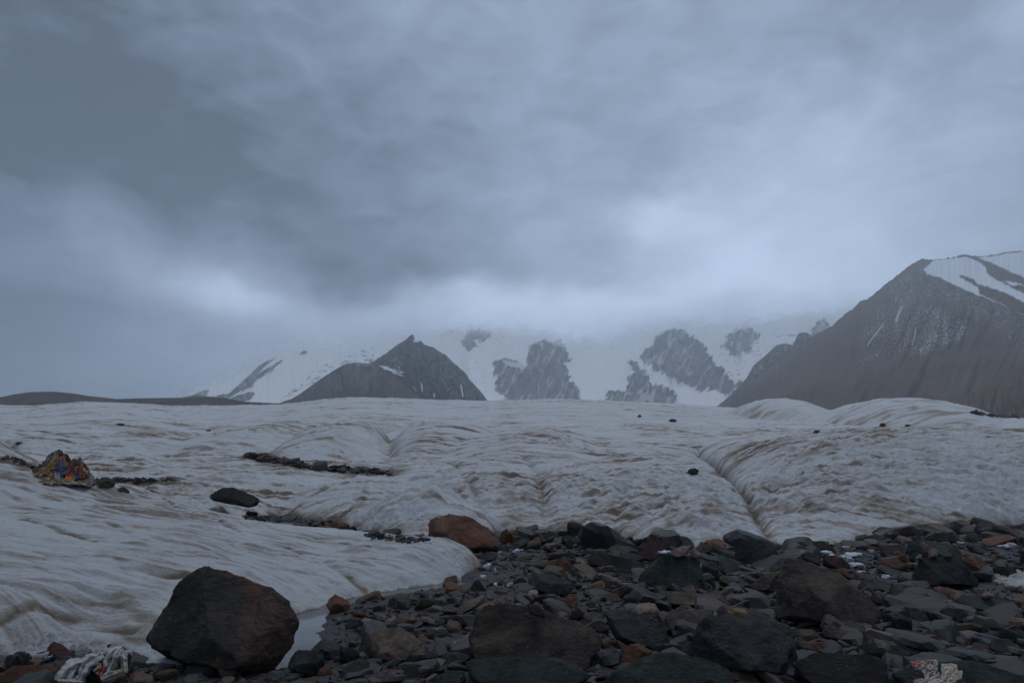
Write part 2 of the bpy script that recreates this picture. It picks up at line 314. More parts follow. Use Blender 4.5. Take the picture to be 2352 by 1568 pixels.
def surf_mesh(name, fn, av, dv, mat, keepfn=None):
    A, D = np.meshgrid(av, dv); x = (A * D).ravel(); y = D.ravel()
    z, rp, s_ = fn(x, y); nr, nc = len(dv), len(av)
    Z = z.reshape(nr, nc); RP = rp.reshape(nr, nc); Y = y.reshape(nr, nc)
    gy = np.gradient(RP, axis=0) / np.maximum(np.gradient(Y, axis=0), 1e-4); gz = np.gradient(Z, axis=0) / np.maximum(np.gradient(Y, axis=0), 1e-4)
    dirt = .07 + .48 * ss(gy, .10, .50).ravel() + .12 * ss(gz, .25, .9).ravel()
    dirt = dirt * (.55 + .9 * ss(fb2(x * .22, y * .3, 3, 301), -.3, .4)) + .28 * np.exp(-np.maximum(s_, 0) / .12)
    wy = y + (.16 * x if name == 'ice_tongue' else 0) + .7 * (fb2(x * .10, y * .14, 3, 201) + .30 * fb2(x * .5, y * .6, 3, 202))
    for lam, an, wt in ((.22, 9, 1 - ss(y, 14, 22)), (.55, 8, ss(y, 8, 14) * (1 - ss(y, 30, 45))), (1.25, 7, ss(y, 22, 32) * (1 - ss(y, 80, 110))), (2.8, 6, ss(y, 55, 80))):   # thin silt lines of the foliation
        nz = pn2(x / (lam * an), wy / lam, int(lam * 100)) + .3 * pn2(x / (lam * 2.2), wy / lam * 2, int(lam * 100) + 1)
        dirt = dirt + .62 * wt * np.exp(-(nz / .13) ** 2) * ss(fb2(x / (lam * an) * .6, y / lam * .2, 3, int(lam * 100) + 2), -.30, .30)
    if name == 'ice_tongue':
        dirt = dirt * .62 + .03
        for pl in FISS: dirt = dirt + .62 * np.exp(-np.minimum((polydist(x + .05 * fb2(x * 3, y * 3, 3, 7), y + .06 * fb2(x * 3, y * 3, 3, 8), pl)[0] / .045) ** 2, 30)) * ss(fb2(x * 1.6, y * 1.6, 3, 335), -.15, .25)
        dirt = dirt + .30 * ss(fb2(x * 1.3, y * 2.6, 5, 336, .62), .12, .42)
    if name == 'glacier':                     # silt in the cracks and runnels
        for pl, dep, wid in VGUL: dirt = dirt + .75 * min(dep * 2.2, 1) * np.exp(-np.minimum((polydist(x, y, pl)[0] / (wid * .7)) ** 2, 30)) * ss(fb2(x * .5, y * .5, 3, 333), -.35, .25)
        dirt = dirt + .55 * np.exp(-np.minimum((polydist(x, y, GUL[:5])[0] / .09) ** 2, 30))
    keep = (s_ > -.06)
    Fc = grid_faces(nr, nc, keep)
    V = np.stack([x, y, z], -1); V, Fc, at = compact(V, Fc, {'dirt': dirt})
    return mesh_np(name, V, Fc, mat, at)
def avals(core, out, nside=70):
    c = np.linspace(-core, core, out); e = np.linspace(core, 1.35, nside)[1:]; return np.concatenate([-e[::-1], c, e])
dv = np.exp(np.concatenate([np.linspace(math.log(11.2), math.log(60), 620), np.linspace(math.log(60), math.log(260), 420)[1:], np.linspace(math.log(260), math.log(520), 40)[1:]]))
glacier = surf_mesh("glacier", glacier_full, avals(.84, 1250), dv, ICE); tag(glacier, kind='structure')

# near tongue of ice on the left
TM = [tuple(G(*p)[:2]) for p in [(-700, 1560), (-150, 1545), (0, 1512), (60, 1502), (110, 1493), (170, 1492), (240, 1500), (310, 1508), (385, 1530), (440, 1535), (560, 1520), (640, 1478), (660, 1425), (690, 1400), (770, 1374), (900, 1350), (1000, 1336), (1060, 1326), (1108, 1302)]]
TM += [(float(pix2a(px, d)), d) for px, d in [(1106, 10.6), (1060, 11.1), (1000, 11.3), (850, 11.9), (700, 12.6), (560, 13.6), (330, 15.0), (240, 15.8), (90, 17.2), (-100, 19), (-700, 21)]]
_tc = [(-500, 1060, 17), (0, 1060, 15.5), (80, 1078, 14.7), (240, 1122, 13.2), (330, 1141, 12.8), (450, 1174, 12.0), (560, 1203, 11.4), (700, 1213, 11.0), (770, 1220, 10.8), (850, 1232, 10.6), (950, 1248, 10.4), (1060, 1240, 10.1), (1020, 1262, 9.7), (1070, 1258, 9.75),
       (0, 1200, 8.8), (0, 1400, 5.75), (0, 1480, 5.1), (-500, 1400, 5.75), (-500, 1200, 9), (250, 1300, 7.4), (450, 1300, 8.0), (250, 1450, 5.6), (700, 1330, 8.3), (560, 1400, 6.7), (900, 1310, 8.9), (800, 1270, 9.9), (350, 1220, 9.6), (200, 1170, 11)]
_tp = np.array([P(*t) for t in _tc]); _tp = np.concatenate([_tp, [[x, y, .06] for x, y in TM[3:19:2]], [[x, y, .05] for x, y in TM[20:]]])
def _U(r2): return r2 * np.log(r2 + 1e-9)
_n = len(_tp); _K = _U(((_tp[:, None, :2] - _tp[None, :, :2]) ** 2).sum(-1)) + np.eye(_n) * .6
_Pm = np.c_[np.ones(_n), _tp[:, :2]]; _A = np.block([[_K, _Pm], [_Pm.T, np.zeros((3, 3))]]); _w = np.linalg.solve(_A, np.r_[_tp[:, 2], 0, 0, 0])
def tongue_base(x, y):
    z = _w[_n] + _w[_n + 1] * x + _w[_n + 2] * y
    for i in range(_n): z = z + _w[i] * _U((x - _tp[i, 0]) ** 2 + (y - _tp[i, 1]) ** 2)
    return z
def tongue_full(x, y):
    zb = tongue_base(x, y)
    yr = y + .16 * x                          # the layers strike a little across the tongue
    lay = [(.11, .010, 6, 1), (.24, .036, 8, 1), (.50, .060, 7, 1), (1.1, .05, 5, 1)]
    rp = ripples(x, yr, lay, .35, 400)
    sm = sdist(x, y, TM) + .11 * fb2(x * 2.8, y * 2.8, 5, 68, .6)
    tip = ss(x, -.9, .2) * ss(y, 7.5, 9)
    rp = rp * (.8 + .5 * ss(fb2(x * .5, y * .5, 3, 44), -.3, .4)) * ss(sm, -.1, .7)
    for pl in FISS: rp = rp - .035 * np.exp(-np.minimum((polydist(x + .05 * fb2(x * 3, y * 3, 3, 7), y + .06 * fb2(x * 3, y * 3, 3, 8), pl)[0] / .05) ** 2, 30))
    z = np.maximum(zb, .03) + rp + .024 * fb2(x * 2.2, y * 2.2, 4, 47) + .013 * fb2(x * 7, y * 10, 5, 48, .66) * (1 + 1.8 * tip) + .11 * tip * np.abs(fb2(x * 2.2, y * 3.2, 4, 49)) * 2
    lip = .05 + .12 * tip
    e = 1 - np.exp(-np.maximum(sm, 0) / (.20 - .08 * tip))
    z = np.where(sm > 0, (np.maximum(z, .0) + lip * (1 - .5 * ss(sm, 0, .8))) * e - .03, -.25)
    return z, rp * 1.0, sm
FISS = [[tw(*p) for p in l] for l in ([(331, 1147), (380, 1168), (429, 1190), (500, 1215), (548, 1233)], [(52, 1202), (130, 1225), (222, 1259)], [(656, 1264), (740, 1300), (837, 1345)], [(540, 1250), (640, 1282), (720, 1290)], [(190, 1195), (260, 1215), (300, 1235)], [(0, 1420), (80, 1405), (190, 1425), (300, 1450)], [(330, 1330), (420, 1350)], [(700, 1235), (780, 1260), (850, 1270)])]
dv2 = np.exp(np.linspace(math.log(3.6), math.log(21.5), 820))
tongue = surf_mesh("ice_tongue", tongue_full, np.concatenate([np.linspace(-1.35, -.8, 60), np.linspace(-.8, .02, 820)[1:]]), dv2, ICE); tag(tongue, kind='structure')

# moraine floor
dv3 = np.concatenate([np.linspace(-12, 2.5, 40), np.exp(np.linspace(math.log(2.6), math.log(30), 420))])
xs = np.concatenate([np.linspace(-60, -7, 50), np.linspace(-7, 14, 600)[1:], np.linspace(14, 60, 45)[1:]])
A_, D_ = np.meshgrid(xs, dv3); x_, y_ = A_.ravel(), D_.ravel()
z_ = ground_z(x_, y_) - .35 * ss(y_, 20, 26)
moraine = mesh_np("ground", np.stack([x_, y_, z_], -1), grid_faces(len(dv3), len(xs)), GRAVEL); tag(moraine, kind='structure')
ZT = -16.0
gx = np.concatenate([np.linspace(-6000, -60, 30), np.linspace(-55, 55, 12), np.linspace(60, 6000, 30)])
vf = mesh_np("valley_floor", [[x, y, (-3.0 if y < 100 and abs(x) < 500 else ZT)] for y in np.r_[np.linspace(-500, 90, 8), np.linspace(300, 6500, 30)] for x in gx], grid_faces(38, len(gx)), M_BROWN, {'snow': np.zeros(38 * len(gx))}); tag(vf, kind='structure')

# meltwater
WATM, n, b = new_mat("silty_meltwater", .06, .5)
pos = n.add('ShaderNodeNewGeometry').outputs['Position']
n.put(b.inputs['Base Color'], n.ramp(n.noise(pos, 2.5, 4), [(.35, (.035, .032, .032)), (.65, (.085, .075, .072))]))
bump(n, b, n.noise(n.scale(pos, (1, 2, 1)), 9, 3), .06, .01)
wx = np.linspace(-3.2, .1, 240); wy = np.linspace(4.6, 9.6, 300); A_, D_ = np.meshgrid(wx, wy); sdw = sdist(A_.ravel(), D_.ravel(), WATER)
V = np.stack([A_.ravel(), D_.ravel(), np.full(A_.size, -.030)], -1); Fc = grid_faces(300, 240, sdw > -.18); V, Fc, _ = compact(V, Fc, {})
water = mesh_np("meltwater", V, Fc, WATM); tag(water, kind='structure')
def surf(x, y):
    x = np.atleast_1d(np.asarray(x, float)); y = np.atleast_1d(np.asarray(y, float)); r = ground_z(x, y)
    t, _, s1 = tongue_full(x, y); r = np.where((s1 > 0) & (y < 21.5), np.maximum(r, t), r)
    g, _, s2 = glacier_full(x, y); return np.where((s2 > 0) & (y > 11.2), np.maximum(r, g), r)
def hit(px, py, dmin=3.5, dmax=260):         # where the line of sight through a picture point meets the surface
    ds = np.exp(np.linspace(math.log(dmin), math.log(dmax), 1400)); p = P(px, py, ds); below = p[:, 2] <= surf(p[:, 0], p[:, 1])
    i = int(np.argmax(below)) if below.any() else len(ds) - 1
    return p[i]

# ------------------------------------------------------------------ mountains
def z1(l): return [(402 + x / 3.0, 689 + y / 3.0) for x, y in l]
def z2(l): return [(1091 + x / 3.0, 689 + y / 3.0) for x, y in l]
def z3(l): return [(1665 + x * .292, 545.5 + y * .292) for x, y in l]
def mountain(name, crest, D, Df, mat, relief, snowfn=None, base_py=965, rough=1.2, rows=150, step=1.0, gam=1.0, seed=0, slant=0.0, freq=1.0, fine=.5, veil=None, octv=5):
    xs = np.arange(crest[0][0], crest[-1][0] + .1, step); cy = np.interp(xs, *zip(*crest))
    cy = cy + rough * fb2(xs * .11, xs * 0 + seed, 5, seed, .62) * 1.6
    t = np.linspace(0, 1, rows)[:, None]; by = np.maximum(base_py, cy + 3)
    py = by + (cy - by) * t; px = np.repeat(xs[None], rows, 0)
    d = Df + (D - Df) * t ** gam + 0 * px
    q = (px + slant * (py - 900)) * freq
    rg = (1 - 2 * np.abs(fb2(q * .035, py * .010 * freq, octv, seed + 3, .5))) + fine * fb2(q * .15, py * .05, 4, seed + 5, .6)
    snq = np.clip(snowfn(px, py, t + 0 * px, rg), 0, 1) if snowfn else 0
    d = d + relief * (rg - .5) * (1 - .96 * snq) * (np.sin(np.pi * np.clip(t, 0, 1) ** .8) + .06)
    V = P(px, py, d)
    foot = V[:1].copy(); foot[..., 1] = foot[..., 1] * .93; foot[..., 0] *= .93; foot[..., 2] = ZT - 3
    bk = []
    for k, s in ((1, .12), (2, .35), (3, .8)):
        c = V[-1:].copy(); c[..., 1] += s * (D - Df + 80) * 1.3; c[..., 2] = CH + (c[..., 2] - CH) * (1 - s * 1.1) - 2 * k; bk.append(c)
    last = bk[-1].copy(); last[..., 2] = ZT - 3; last[..., 1] += 60; bk.append(last)
    sn = snowfn(px, py, t + 0 * px, rg) if snowfn else np.zeros_like(px)
    A = np.concatenate([foot, V] + bk); S = np.concatenate([sn[:1], sn] + [sn[-1:]] * 4)
    vd = {}
    if veil:
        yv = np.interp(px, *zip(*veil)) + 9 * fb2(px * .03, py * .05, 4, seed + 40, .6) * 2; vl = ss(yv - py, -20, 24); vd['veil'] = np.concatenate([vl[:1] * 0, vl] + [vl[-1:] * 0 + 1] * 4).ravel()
    o = mesh_np(name, A.reshape(-1, 3), grid_faces(A.shape[0], A.shape[1]), mat, dict({'snow': np.clip(S, 0, 1).ravel()}, **vd)); tag(o, kind='structure'); return o
def pm(px, py, poly, soft=1.2, wob=2.0, fr=.12, seed=0):
    wx_ = px + wob * fb2(px * fr, py * fr, 4, seed + 1, .6) * 2; wy_ = py + wob * fb2(px * fr, py * fr, 4, seed + 2, .6) * 2
    return ss(sdist(wx_, wy_, poly), -soft, soft)

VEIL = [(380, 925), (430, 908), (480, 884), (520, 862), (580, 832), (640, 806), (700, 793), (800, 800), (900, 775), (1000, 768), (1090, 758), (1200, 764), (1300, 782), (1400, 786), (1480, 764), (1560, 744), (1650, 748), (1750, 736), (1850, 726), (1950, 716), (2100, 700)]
# distant snow range, upper slopes faded out by transparency in place of cloud
ROCKS = [z2([(400, 320), (440, 290), (580, 290), (600, 320), (645, 410), (600, 420), (590, 430), (620, 480), (660, 560), (700, 620), (730, 700), (270, 690), (160, 620), (150, 560), (140, 440), (175, 430), (210, 460), (240, 485), (330, 480), (370, 440), (375, 370)]),
         z2([(1150, 390), (1200, 340), (1250, 265), (1320, 225), (1420, 215), (1500, 260), (1570, 310), (1620, 390), (1650, 450), (1700, 480), (1720, 530), (1780, 580), (1830, 570), (1740, 640), (1640, 600), (1560, 620), (1500, 590), (1400, 540), (1300, 500), (1200, 430)]),
         z2([(1065, 545), (1130, 505), (1170, 490), (1185, 530), (1220, 590), (1330, 615), (1370, 650), (1370, 730), (900, 720), (930, 640), (960, 630), (1010, 660), (1055, 650)]),
         z2([(1070, 415), (1100, 430), (1125, 490), (1095, 470)]),
         z2([(1730, 260), (1820, 200), (1900, 210), (1945, 250), (1900, 300), (1880, 350), (1780, 380), (1740, 330)]),
         z1([(1980, 290), (2030, 220), (2110, 190), (2165, 220), (2150, 255), (2100, 280), (2080, 260), (2060, 270), (2065, 310), (2030, 335), (2000, 310)]),
         z2([(2330, 190), (2400, 150), (2440, 200), (2400, 320), (2330, 270)])]
def snow_far(px, py, t, rg):
    s = np.ones_like(px)
    crag = 9 * (.55 - 2 * np.abs(fb2(px * .05 + py * .025, py * .03, 4, 940, .55))) + 3.5 * fb2(px * .22, py * .12, 4, 941, .6)
    for i, pl in enumerate(ROCKS):
        k = ss(sdist(px, py, pl) + crag * 1.5, -1.6, 2.2)
        gully = ss(1 - 2 * np.abs(fb2(px * .034 + py * .016, py * .012, 3, 944 + i, .5)), .80, .97); dust = ss(fb2(px * .10 + py * .05, py * .05, 4, 950 + i, .6), .12, .45)
        k = k * (1 - .42 * gully) * (1 - (.7 if i == 4 else .20) * dust)
        s = s - k * (.97 if i < 4 else .85)
    s = s - .30 * pm(px, py, z2([(160, 420), (200, 400), (330, 430), (340, 480), (240, 485), (200, 455)]), 1, 1)
    mott = ss(fb2(px * .06, py * .22, 5, 970, .65), .12, .45)
    s = s - .17 * mott * pm(px, py, z2([(1100, 430), (1300, 480), (1500, 570), (1760, 640), (1700, 730), (1370, 730), (1200, 560)]), 6, 4)
    s = s - .25 * mott * pm(px, py, z2([(1600, 300), (2400, 180), (2300, 320), (1950, 560), (1800, 590), (1680, 440)]), 8, 4)
    s = s - .10 * mott * pm(px, py, z2([(600, 420), (1100, 420), (1050, 700), (720, 700)]), 10, 4) - .13 * mott * pm(px, py, z2([(-50, 230), (380, 240), (200, 420), (120, 600), (60, 680), (-100, 500)]), 10, 4)
    return np.clip(s, 0, 1)
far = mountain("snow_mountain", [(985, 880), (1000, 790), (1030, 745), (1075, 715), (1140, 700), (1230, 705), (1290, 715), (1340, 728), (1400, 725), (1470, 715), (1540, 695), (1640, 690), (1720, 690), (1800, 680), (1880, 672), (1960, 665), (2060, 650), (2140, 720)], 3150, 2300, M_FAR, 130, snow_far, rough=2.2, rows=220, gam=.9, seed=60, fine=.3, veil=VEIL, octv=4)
LR = [z1([(690, 400), (640, 440), (560, 520), (490, 570), (430, 615), (380, 640), (420, 600), (500, 530), (560, 470), (620, 430)]),
      z1([(742, 415), (700, 432), (640, 470), (560, 520), (470, 590), (380, 640), (250, 668), (370, 680), (440, 630), (520, 602), (550, 560), (600, 530), (650, 490), (720, 440)]),
      z1([(540, 630), (550, 650), (510, 690), (440, 705), (350, 690), (440, 655), (500, 635)]), z1([(862, 375), (890, 345), (912, 350), (905, 370)]),
      z1([(130, 650), (190, 625), (235, 615), (215, 660), (120, 668)])]
def snow_left(px, py, t, rg):
    s = np.ones_like(px)
    for i, pl in enumerate(LR): s = s - pm(px, py, pl, .9, 1.5, .15, 1000 + i * 4) * .92
    mott = ss(fb2(px * .05 + py * .03, py * .2, 5, 1030, .65), .08, .4)
    return np.clip(s - .45 * mott * pm(px, py, z1([(1380, 310), (1360, 440), (1190, 440), (1000, 560), (720, 700), (840, 600), (950, 480), (1150, 400)]), 8, 5), 0, 1)
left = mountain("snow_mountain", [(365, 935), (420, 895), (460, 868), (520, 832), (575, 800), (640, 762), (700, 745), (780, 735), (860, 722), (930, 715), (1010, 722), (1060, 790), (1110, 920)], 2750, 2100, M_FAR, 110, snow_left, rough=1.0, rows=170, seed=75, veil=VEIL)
def snow_ridge(px, py, t, rg): return .35 * ss(fb2(px * .1, py * .06, 5, 1100, .65), .15, .4)
grey = mountain("grey_ridge", [(1630, 945), (1664, 919), (1688, 896), (1714, 869), (1731, 839), (1758, 816), (1784, 792), (1805, 788), (1814, 791), (1821, 792), (1834, 766), (1843, 763), (1854, 764), (1868, 776), (1895, 790), (1960, 850), (2040, 930)], 1950, 1600, M_GREY, 90, snow_ridge, rough=1.6, rows=110, seed=81)
def snow_dark(px, py, t, rg):
    s = pm(px, py, z1([(1400, 452), (1460, 458), (1500, 480), (1560, 510), (1590, 532), (1545, 522), (1500, 500), (1440, 478)]), .8, 1.5, .2, 1110)
    for pl in ([(1692, 570), (1702, 572), (1708, 630), (1698, 632)], [(1635, 590), (1645, 595), (1662, 630), (1650, 622)], [(1780, 640), (1795, 650), (1795, 675), (1782, 672)], [(1965, 580), (1975, 585), (1990, 670), (1978, 668)], [(1640, 275), (1690, 280), (1680, 292), (1640, 290)], [(1480, 480), (1530, 478), (1580, 500), (1575, 508)]):
        s = np.maximum(s, pm(px, py, z1(pl), .5, .6, .2, 1120))
    st_ = ss(fb2(px * .45, py * .10, 4, 1130, .6), .05, .3) * pm(px, py, z1([(1440, 470), (1500, 395), (1570, 380), (1590, 480), (1560, 530)]), 4, 3) * .6
    fr_ = .28 * ss(fb2(px * .25 + py * .1, py * .07, 5, 1140, .65), .05, .4) * pm(px, py, z1([(1580, 300), (1700, 330), (1900, 420), (2050, 620), (1980, 690), (1750, 600), (1650, 420)]), 8, 5)
    return np.clip(s + st_ + fr_, 0, 1)
dark = mountain("dark_peak", [(640, 950), (720, 905), (790, 868), (852, 833), (885, 812), (912, 792), (935, 777), (943, 770), (949, 767), (952, 776), (953, 784), (965, 782), (970, 786), (975, 792), (995, 797), (1012, 809), (1025, 816), (1035, 827), (1055, 844), (1069, 856), (1082, 876), (1099, 892), (1112, 909), (1130, 935)], 1750, 1400, M_DARK, 130, snow_dark, rough=2.4, rows=130, step=.8, seed=90)
def snow_brown(px, py, t, rg):
    s = .6 * ss(fb2(px * .3, py * .5, 4, 1150, .6), .22, .4) * pm(px, py, z1([(1000, 640), (1080, 570), (1130, 600), (1090, 650), (1010, 660)]), 5, 3)
    return s + .5 * ss(fb2(px * .2, py * .5, 4, 1155, .6), .0, .3) * pm(px, py, z1([(1180, 428), (1350, 432), (1430, 470), (1330, 456), (1200, 445)]), 1.5, 2) + .12 * ss(rg, .7, 1.2)
brown = mountain("brown_hill", [(600, 945), (649, 922), (669, 916), (692, 902), (735, 871), (769, 849), (785, 840), (799, 834), (819, 832), (840, 834), (852, 836), (875, 847), (902, 861), (922, 879), (949, 899), (982, 919), (1010, 940)], 1330, 1080, M_BROWN, 45, snow_brown, rough=.8, rows=110, seed=95, fine=.2, octv=3, freq=.7)
RS = [z3([(1560, 250), (1600, 215), (1640, 180), (1780, 165), (1900, 150), (2000, 190), (2050, 230), (2070, 290), (2150, 340), (2250, 390), (2352, 440), (2500, 520), (2500, 580), (2352, 510), (2250, 460), (2100, 400), (1980, 360), (1960, 330), (1880, 300), (1830, 295), (1900, 340), (1990, 390), (2000, 440), (2080, 480), (2200, 530), (2220, 545), (2100, 500), (1950, 440), (1800, 370), (1680, 310), (1590, 290)]),
      z3([(1985, 158), (2120, 145), (2220, 125), (2352, 112), (2600, 110), (2600, 380), (2352, 315), (2250, 270), (2100, 200)]), z3([(2190, 340), (2300, 355), (2360, 378), (2260, 378)]), z3([(2290, 580), (2352, 600), (2400, 620), (2330, 600)])]
def snow_right(px, py, t, rg):
    s = np.zeros_like(px)
    for i, pl in enumerate(RS): s = np.maximum(s, pm(px, py, pl, 1.0, 1.6, .14, 1200 + i * 3))
    u = px + 1.1 * py; v_ = px - .55 * py     # strike of the fine snow streaks
    fl = ss(fb2(px * .16 + py * .10, py * .42 - px * .14, 4, 1220, .6), .13, .24)
    s = np.maximum(s, .85 * fl * pm(px, py, z3([(1560, 560), (1640, 540), (1760, 620), (1900, 680), (1900, 760), (1780, 830), (1600, 900), (1480, 920), (1600, 800), (1680, 700)]), 8, 6))
    s = np.maximum(s, .6 * ss(fb2(px * .25, py * .3, 4, 1225, .6), .17, .3) * pm(px, py, z3([(1150, 560), (1400, 500), (1700, 560), (1900, 680), (1850, 800), (1600, 900), (1250, 960), (1050, 1000), (1100, 700)]), 10, 8))
    s = np.maximum(s, .42 * ss(fb2(px * .05 + py * .1, py * .3 - px * .16, 4, 1230, .62), .02, .4) * pm(px, py, z3([(1250, 400), (1560, 170), (1640, 300), (2200, 540), (2400, 640), (2400, 900), (2100, 720), (1700, 470), (1400, 560)]), 10, 6))
    for pl in ([(1240, 680), (1252, 682), (1160, 800), (1120, 860), (1112, 858), (1150, 795)], [(1500, 700), (1507, 700), (1500, 780), (1470, 850), (1462, 848), (1490, 775)], [(1385, 540), (1400, 545), (1370, 610), (1355, 665), (1335, 660), (1350, 615)], [(1345, 480), (1355, 478), (1345, 505), (1338, 503)]):
        s = np.maximum(s, .55 * pm(px, py, z3(pl), .6, .8, .3, 1240))
    return np.clip(s, 0, 1)
right = mountain("brown_mountain", [(1640, 945), (1665, 922), (1694, 896), (1753, 855), (1811, 814), (1855, 779), (1875, 767), (1913, 747), (1928, 732), (1945, 718), (1960, 708), (1977, 690), (1989, 689), (2012, 671), (2027, 658), (2056, 636), (2085, 613), (2115, 594), (2144, 597), (2185, 591), (2214, 584), (2249, 589), (2284, 585), (2316, 578), (2352, 576), (2450, 566), (2600, 590), (2800, 650), (3000, 760), (3200, 930)], 1600, 780, M_RIGHT, 42, snow_right, base_py=985, rough=2.4, rows=210, gam=1.15, seed=110, slant=.35, freq=.5, fine=.10, octv=2)
slope = mountain("scree_slope", [(2100, 990), (2150, 955), (2190, 924), (2220, 908), (2278, 875), (2352, 842), (2500, 780), (2700, 730), (2900, 800), (3100, 960)], 720, 560, M_RIGHT, 25, None, base_py=1000, rough=.8, rows=80, seed=120, fine=.15, octv=3)
lefth = mountain("brown_hill", [(-700, 935), (-300, 915), (-120, 918), (0, 912), (33, 905), (70, 900), (121, 899), (167, 903), (204, 909), (244, 913), (266, 916), (330, 914), (417, 913), (483, 911), (517, 914), (560, 922), (640, 926), (700, 940)], 620, 480, M_BROWN, 14, None, rough=.5, rows=60, seed=130, fine=.1, octv=3, freq=.5)
lefts = mountain("grey_hill", [(395, 930), (420, 912), (448, 906), (487, 911), (540, 930)], 1500, 1350, M_GREY, 15, None, rough=.6, rows=40, seed=140)

# ------------------------------------------------------------------ the air
def haze_box():
    hx, y0, y1, zb, zt = 4300, -520, 4300, ZT - 8, 830
    V = [(x, y, z) for z in (zb, zt) for y in (y0, y1) for x in (-hx, hx)]
    o = mesh_np("haze", V, [(0, 2, 3, 1), (4, 5, 7, 6), (0, 1, 5, 4), (2, 6, 7, 3), (0, 4, 6, 2), (1, 3, 7, 5)], None, smooth=False)
    m = bpy.data.materials.new("mountain_air"); m.use_nodes = True; t = m.node_tree; t.nodes.remove(t.nodes['Principled BSDF'])
    v = t.nodes.new('ShaderNodeVolumePrincipled'); v.inputs['Color'].default_value = (.90, .955, 1.0, 1); v.inputs['Density'].default_value = HAZE; v.inputs['Anisotropy'].default_value = .72
    t.links.new(v.outputs[0], t.nodes['Material Output'].inputs['Volume']); o.data.materials.append(m); tag(o, kind='stuff')
HAZE = 3.1e-4
haze_box()
# ------------------------------------------------------------------ rock materials
def rock_mat(name, c1, c2, stain=None, spot=.5, rough=.85, ns=1.0, side=False):
    c1 = tuple(v * .60 for v in c1); c2 = tuple(v * .68 for v in c2)
    m, n, b = new_mat(name, rough, .18)
    oc = n.add('ShaderNodeTexCoord').outputs['Object']; oi = n.add('ShaderNodeObjectInfo')
    off = n.add('ShaderNodeVectorMath', operation='ADD'); n.put(off.inputs[0], oc)
    sc3 = n.add('ShaderNodeVectorMath', operation='SCALE'); sc3.inputs[0].default_value = (13, 7, 19); n.put(sc3.inputs['Scale'], oi.outputs['Random']); n.put(off.inputs[1], sc3.outputs[0])
    p = off.outputs[0]
    a = n.noise(p, 3.5 * ns, 7, .68); c = n.noise(n.scale(p, (1, 1, 3.2)), 9 * ns, 6, .7, .4); f = n.noise(p, 60 * ns, 4, .65)
    base = n.mix(n.sstep(n.m('ADD', n.m('MULTIPLY', a, .62), n.m('MULTIPLY', c, .38)), .36, .64), c1 + (1,), c2 + (1,))
    if stain:
        sn = n.noise(p, 2.6 * ns if side else 1.7 * ns, 7, .68, .6)
        if side: s3 = n.add('ShaderNodeSeparateXYZ'); n.put(s3.inputs[0], oc); sn = n.m('ADD', sn, n.m('MULTIPLY_ADD', n.sstep(s3.outputs[0], -.15, .30), .22, -.13))
        base = n.mix(n.m('MULTIPLY', n.sstep(sn, .48, .62), .58), base, stain + (1,))
    dk = n.m('MULTIPLY', n.sstep(n.noise(p, 17 * ns, 5, .7), .56, .70), .55)
    base = n.mix(dk, base, tuple(x * .45 for x in c1) + (1,))
    vo = n.add('ShaderNodeTexVoronoi'); n.put(vo.inputs['Vector'], p); vo.inputs['Scale'].default_value = 34 * ns
    sp = n.m('MULTIPLY', n.m('LESS_THAN', vo.outputs['Distance'], n.m('MULTIPLY', n.m('SUBTRACT', n.noise(p, 9, 4, .7), .47), 1.0)), spot)
    base = n.mix(sp, base, (.22, .21, .20, 1))
    base = n.mix(n.m('MULTIPLY', n.sstep(f, .60, .75), .35 * spot + .1), base, tuple(min(.5, x * 2.2 + .03) for x in c2) + (1,))
    hs = n.add('ShaderNodeHueSaturation'); n.put(hs.inputs['Color'], base); n.put(hs.inputs['Value'], n.m('MULTIPLY_ADD', oi.outputs['Random'], .5, .75)); hs.inputs['Saturation'].default_value = .92
    n.put(b.inputs['Base Color'], hs.outputs[0])
    n.put(b.inputs['Roughness'], n.m('MULTIPLY_ADD', c, .35, rough - .2))
    bump(n, b, n.m('ADD', n.m('ADD', n.m('MULTIPLY', a, .8), n.m('MULTIPLY', c, .8)), n.m('MULTIPLY', f, .28)), .75, .035)
    return m
RM = {
 'G': rock_mat("dark_green_stone", (.022, .028, .026), (.060, .070, .062)), 'K': rock_mat("charcoal_stone", (.019, .019, .019), (.054, .052, .050)),
 'B': rock_mat("brown_grey_stone", (.066, .048, .038), (.145, .108, .086)), 'R': rock_mat("rust_stone", (.11, .042, .022), (.20, .092, .052), spot=.2),
 'O': rock_mat("orange_brown_stone", (.095, .048, .030), (.19, .105, .068), (.20, .07, .03), spot=.25), 'T': rock_mat("tan_stone", (.11, .085, .064), (.20, .155, .118), spot=.3),
 'P': rock_mat("pink_stone", (.24, .135, .115), (.38, .26, .225), spot=.3), 'D': rock_mat("dark_red_stone", (.055, .024, .024), (.115, .055, .050), spot=.2),
 'Y': rock_mat("yellow_brown_stone", (.19, .12, .055), (.30, .20, .105), spot=.2), 'S': rock_mat("grey_slate", (.036, .038, .039), (.094, .096, .094), spot=.4),
 'X': rock_mat("stained_boulder", (.030, .028, .027), (.075, .062, .056), (.12, .055, .033), spot=.55, side=True), 'M': rock_mat("brown_slab_stone", (.050, .037, .031), (.108, .083, .068), (.15, .105, .068), spot=.45)}

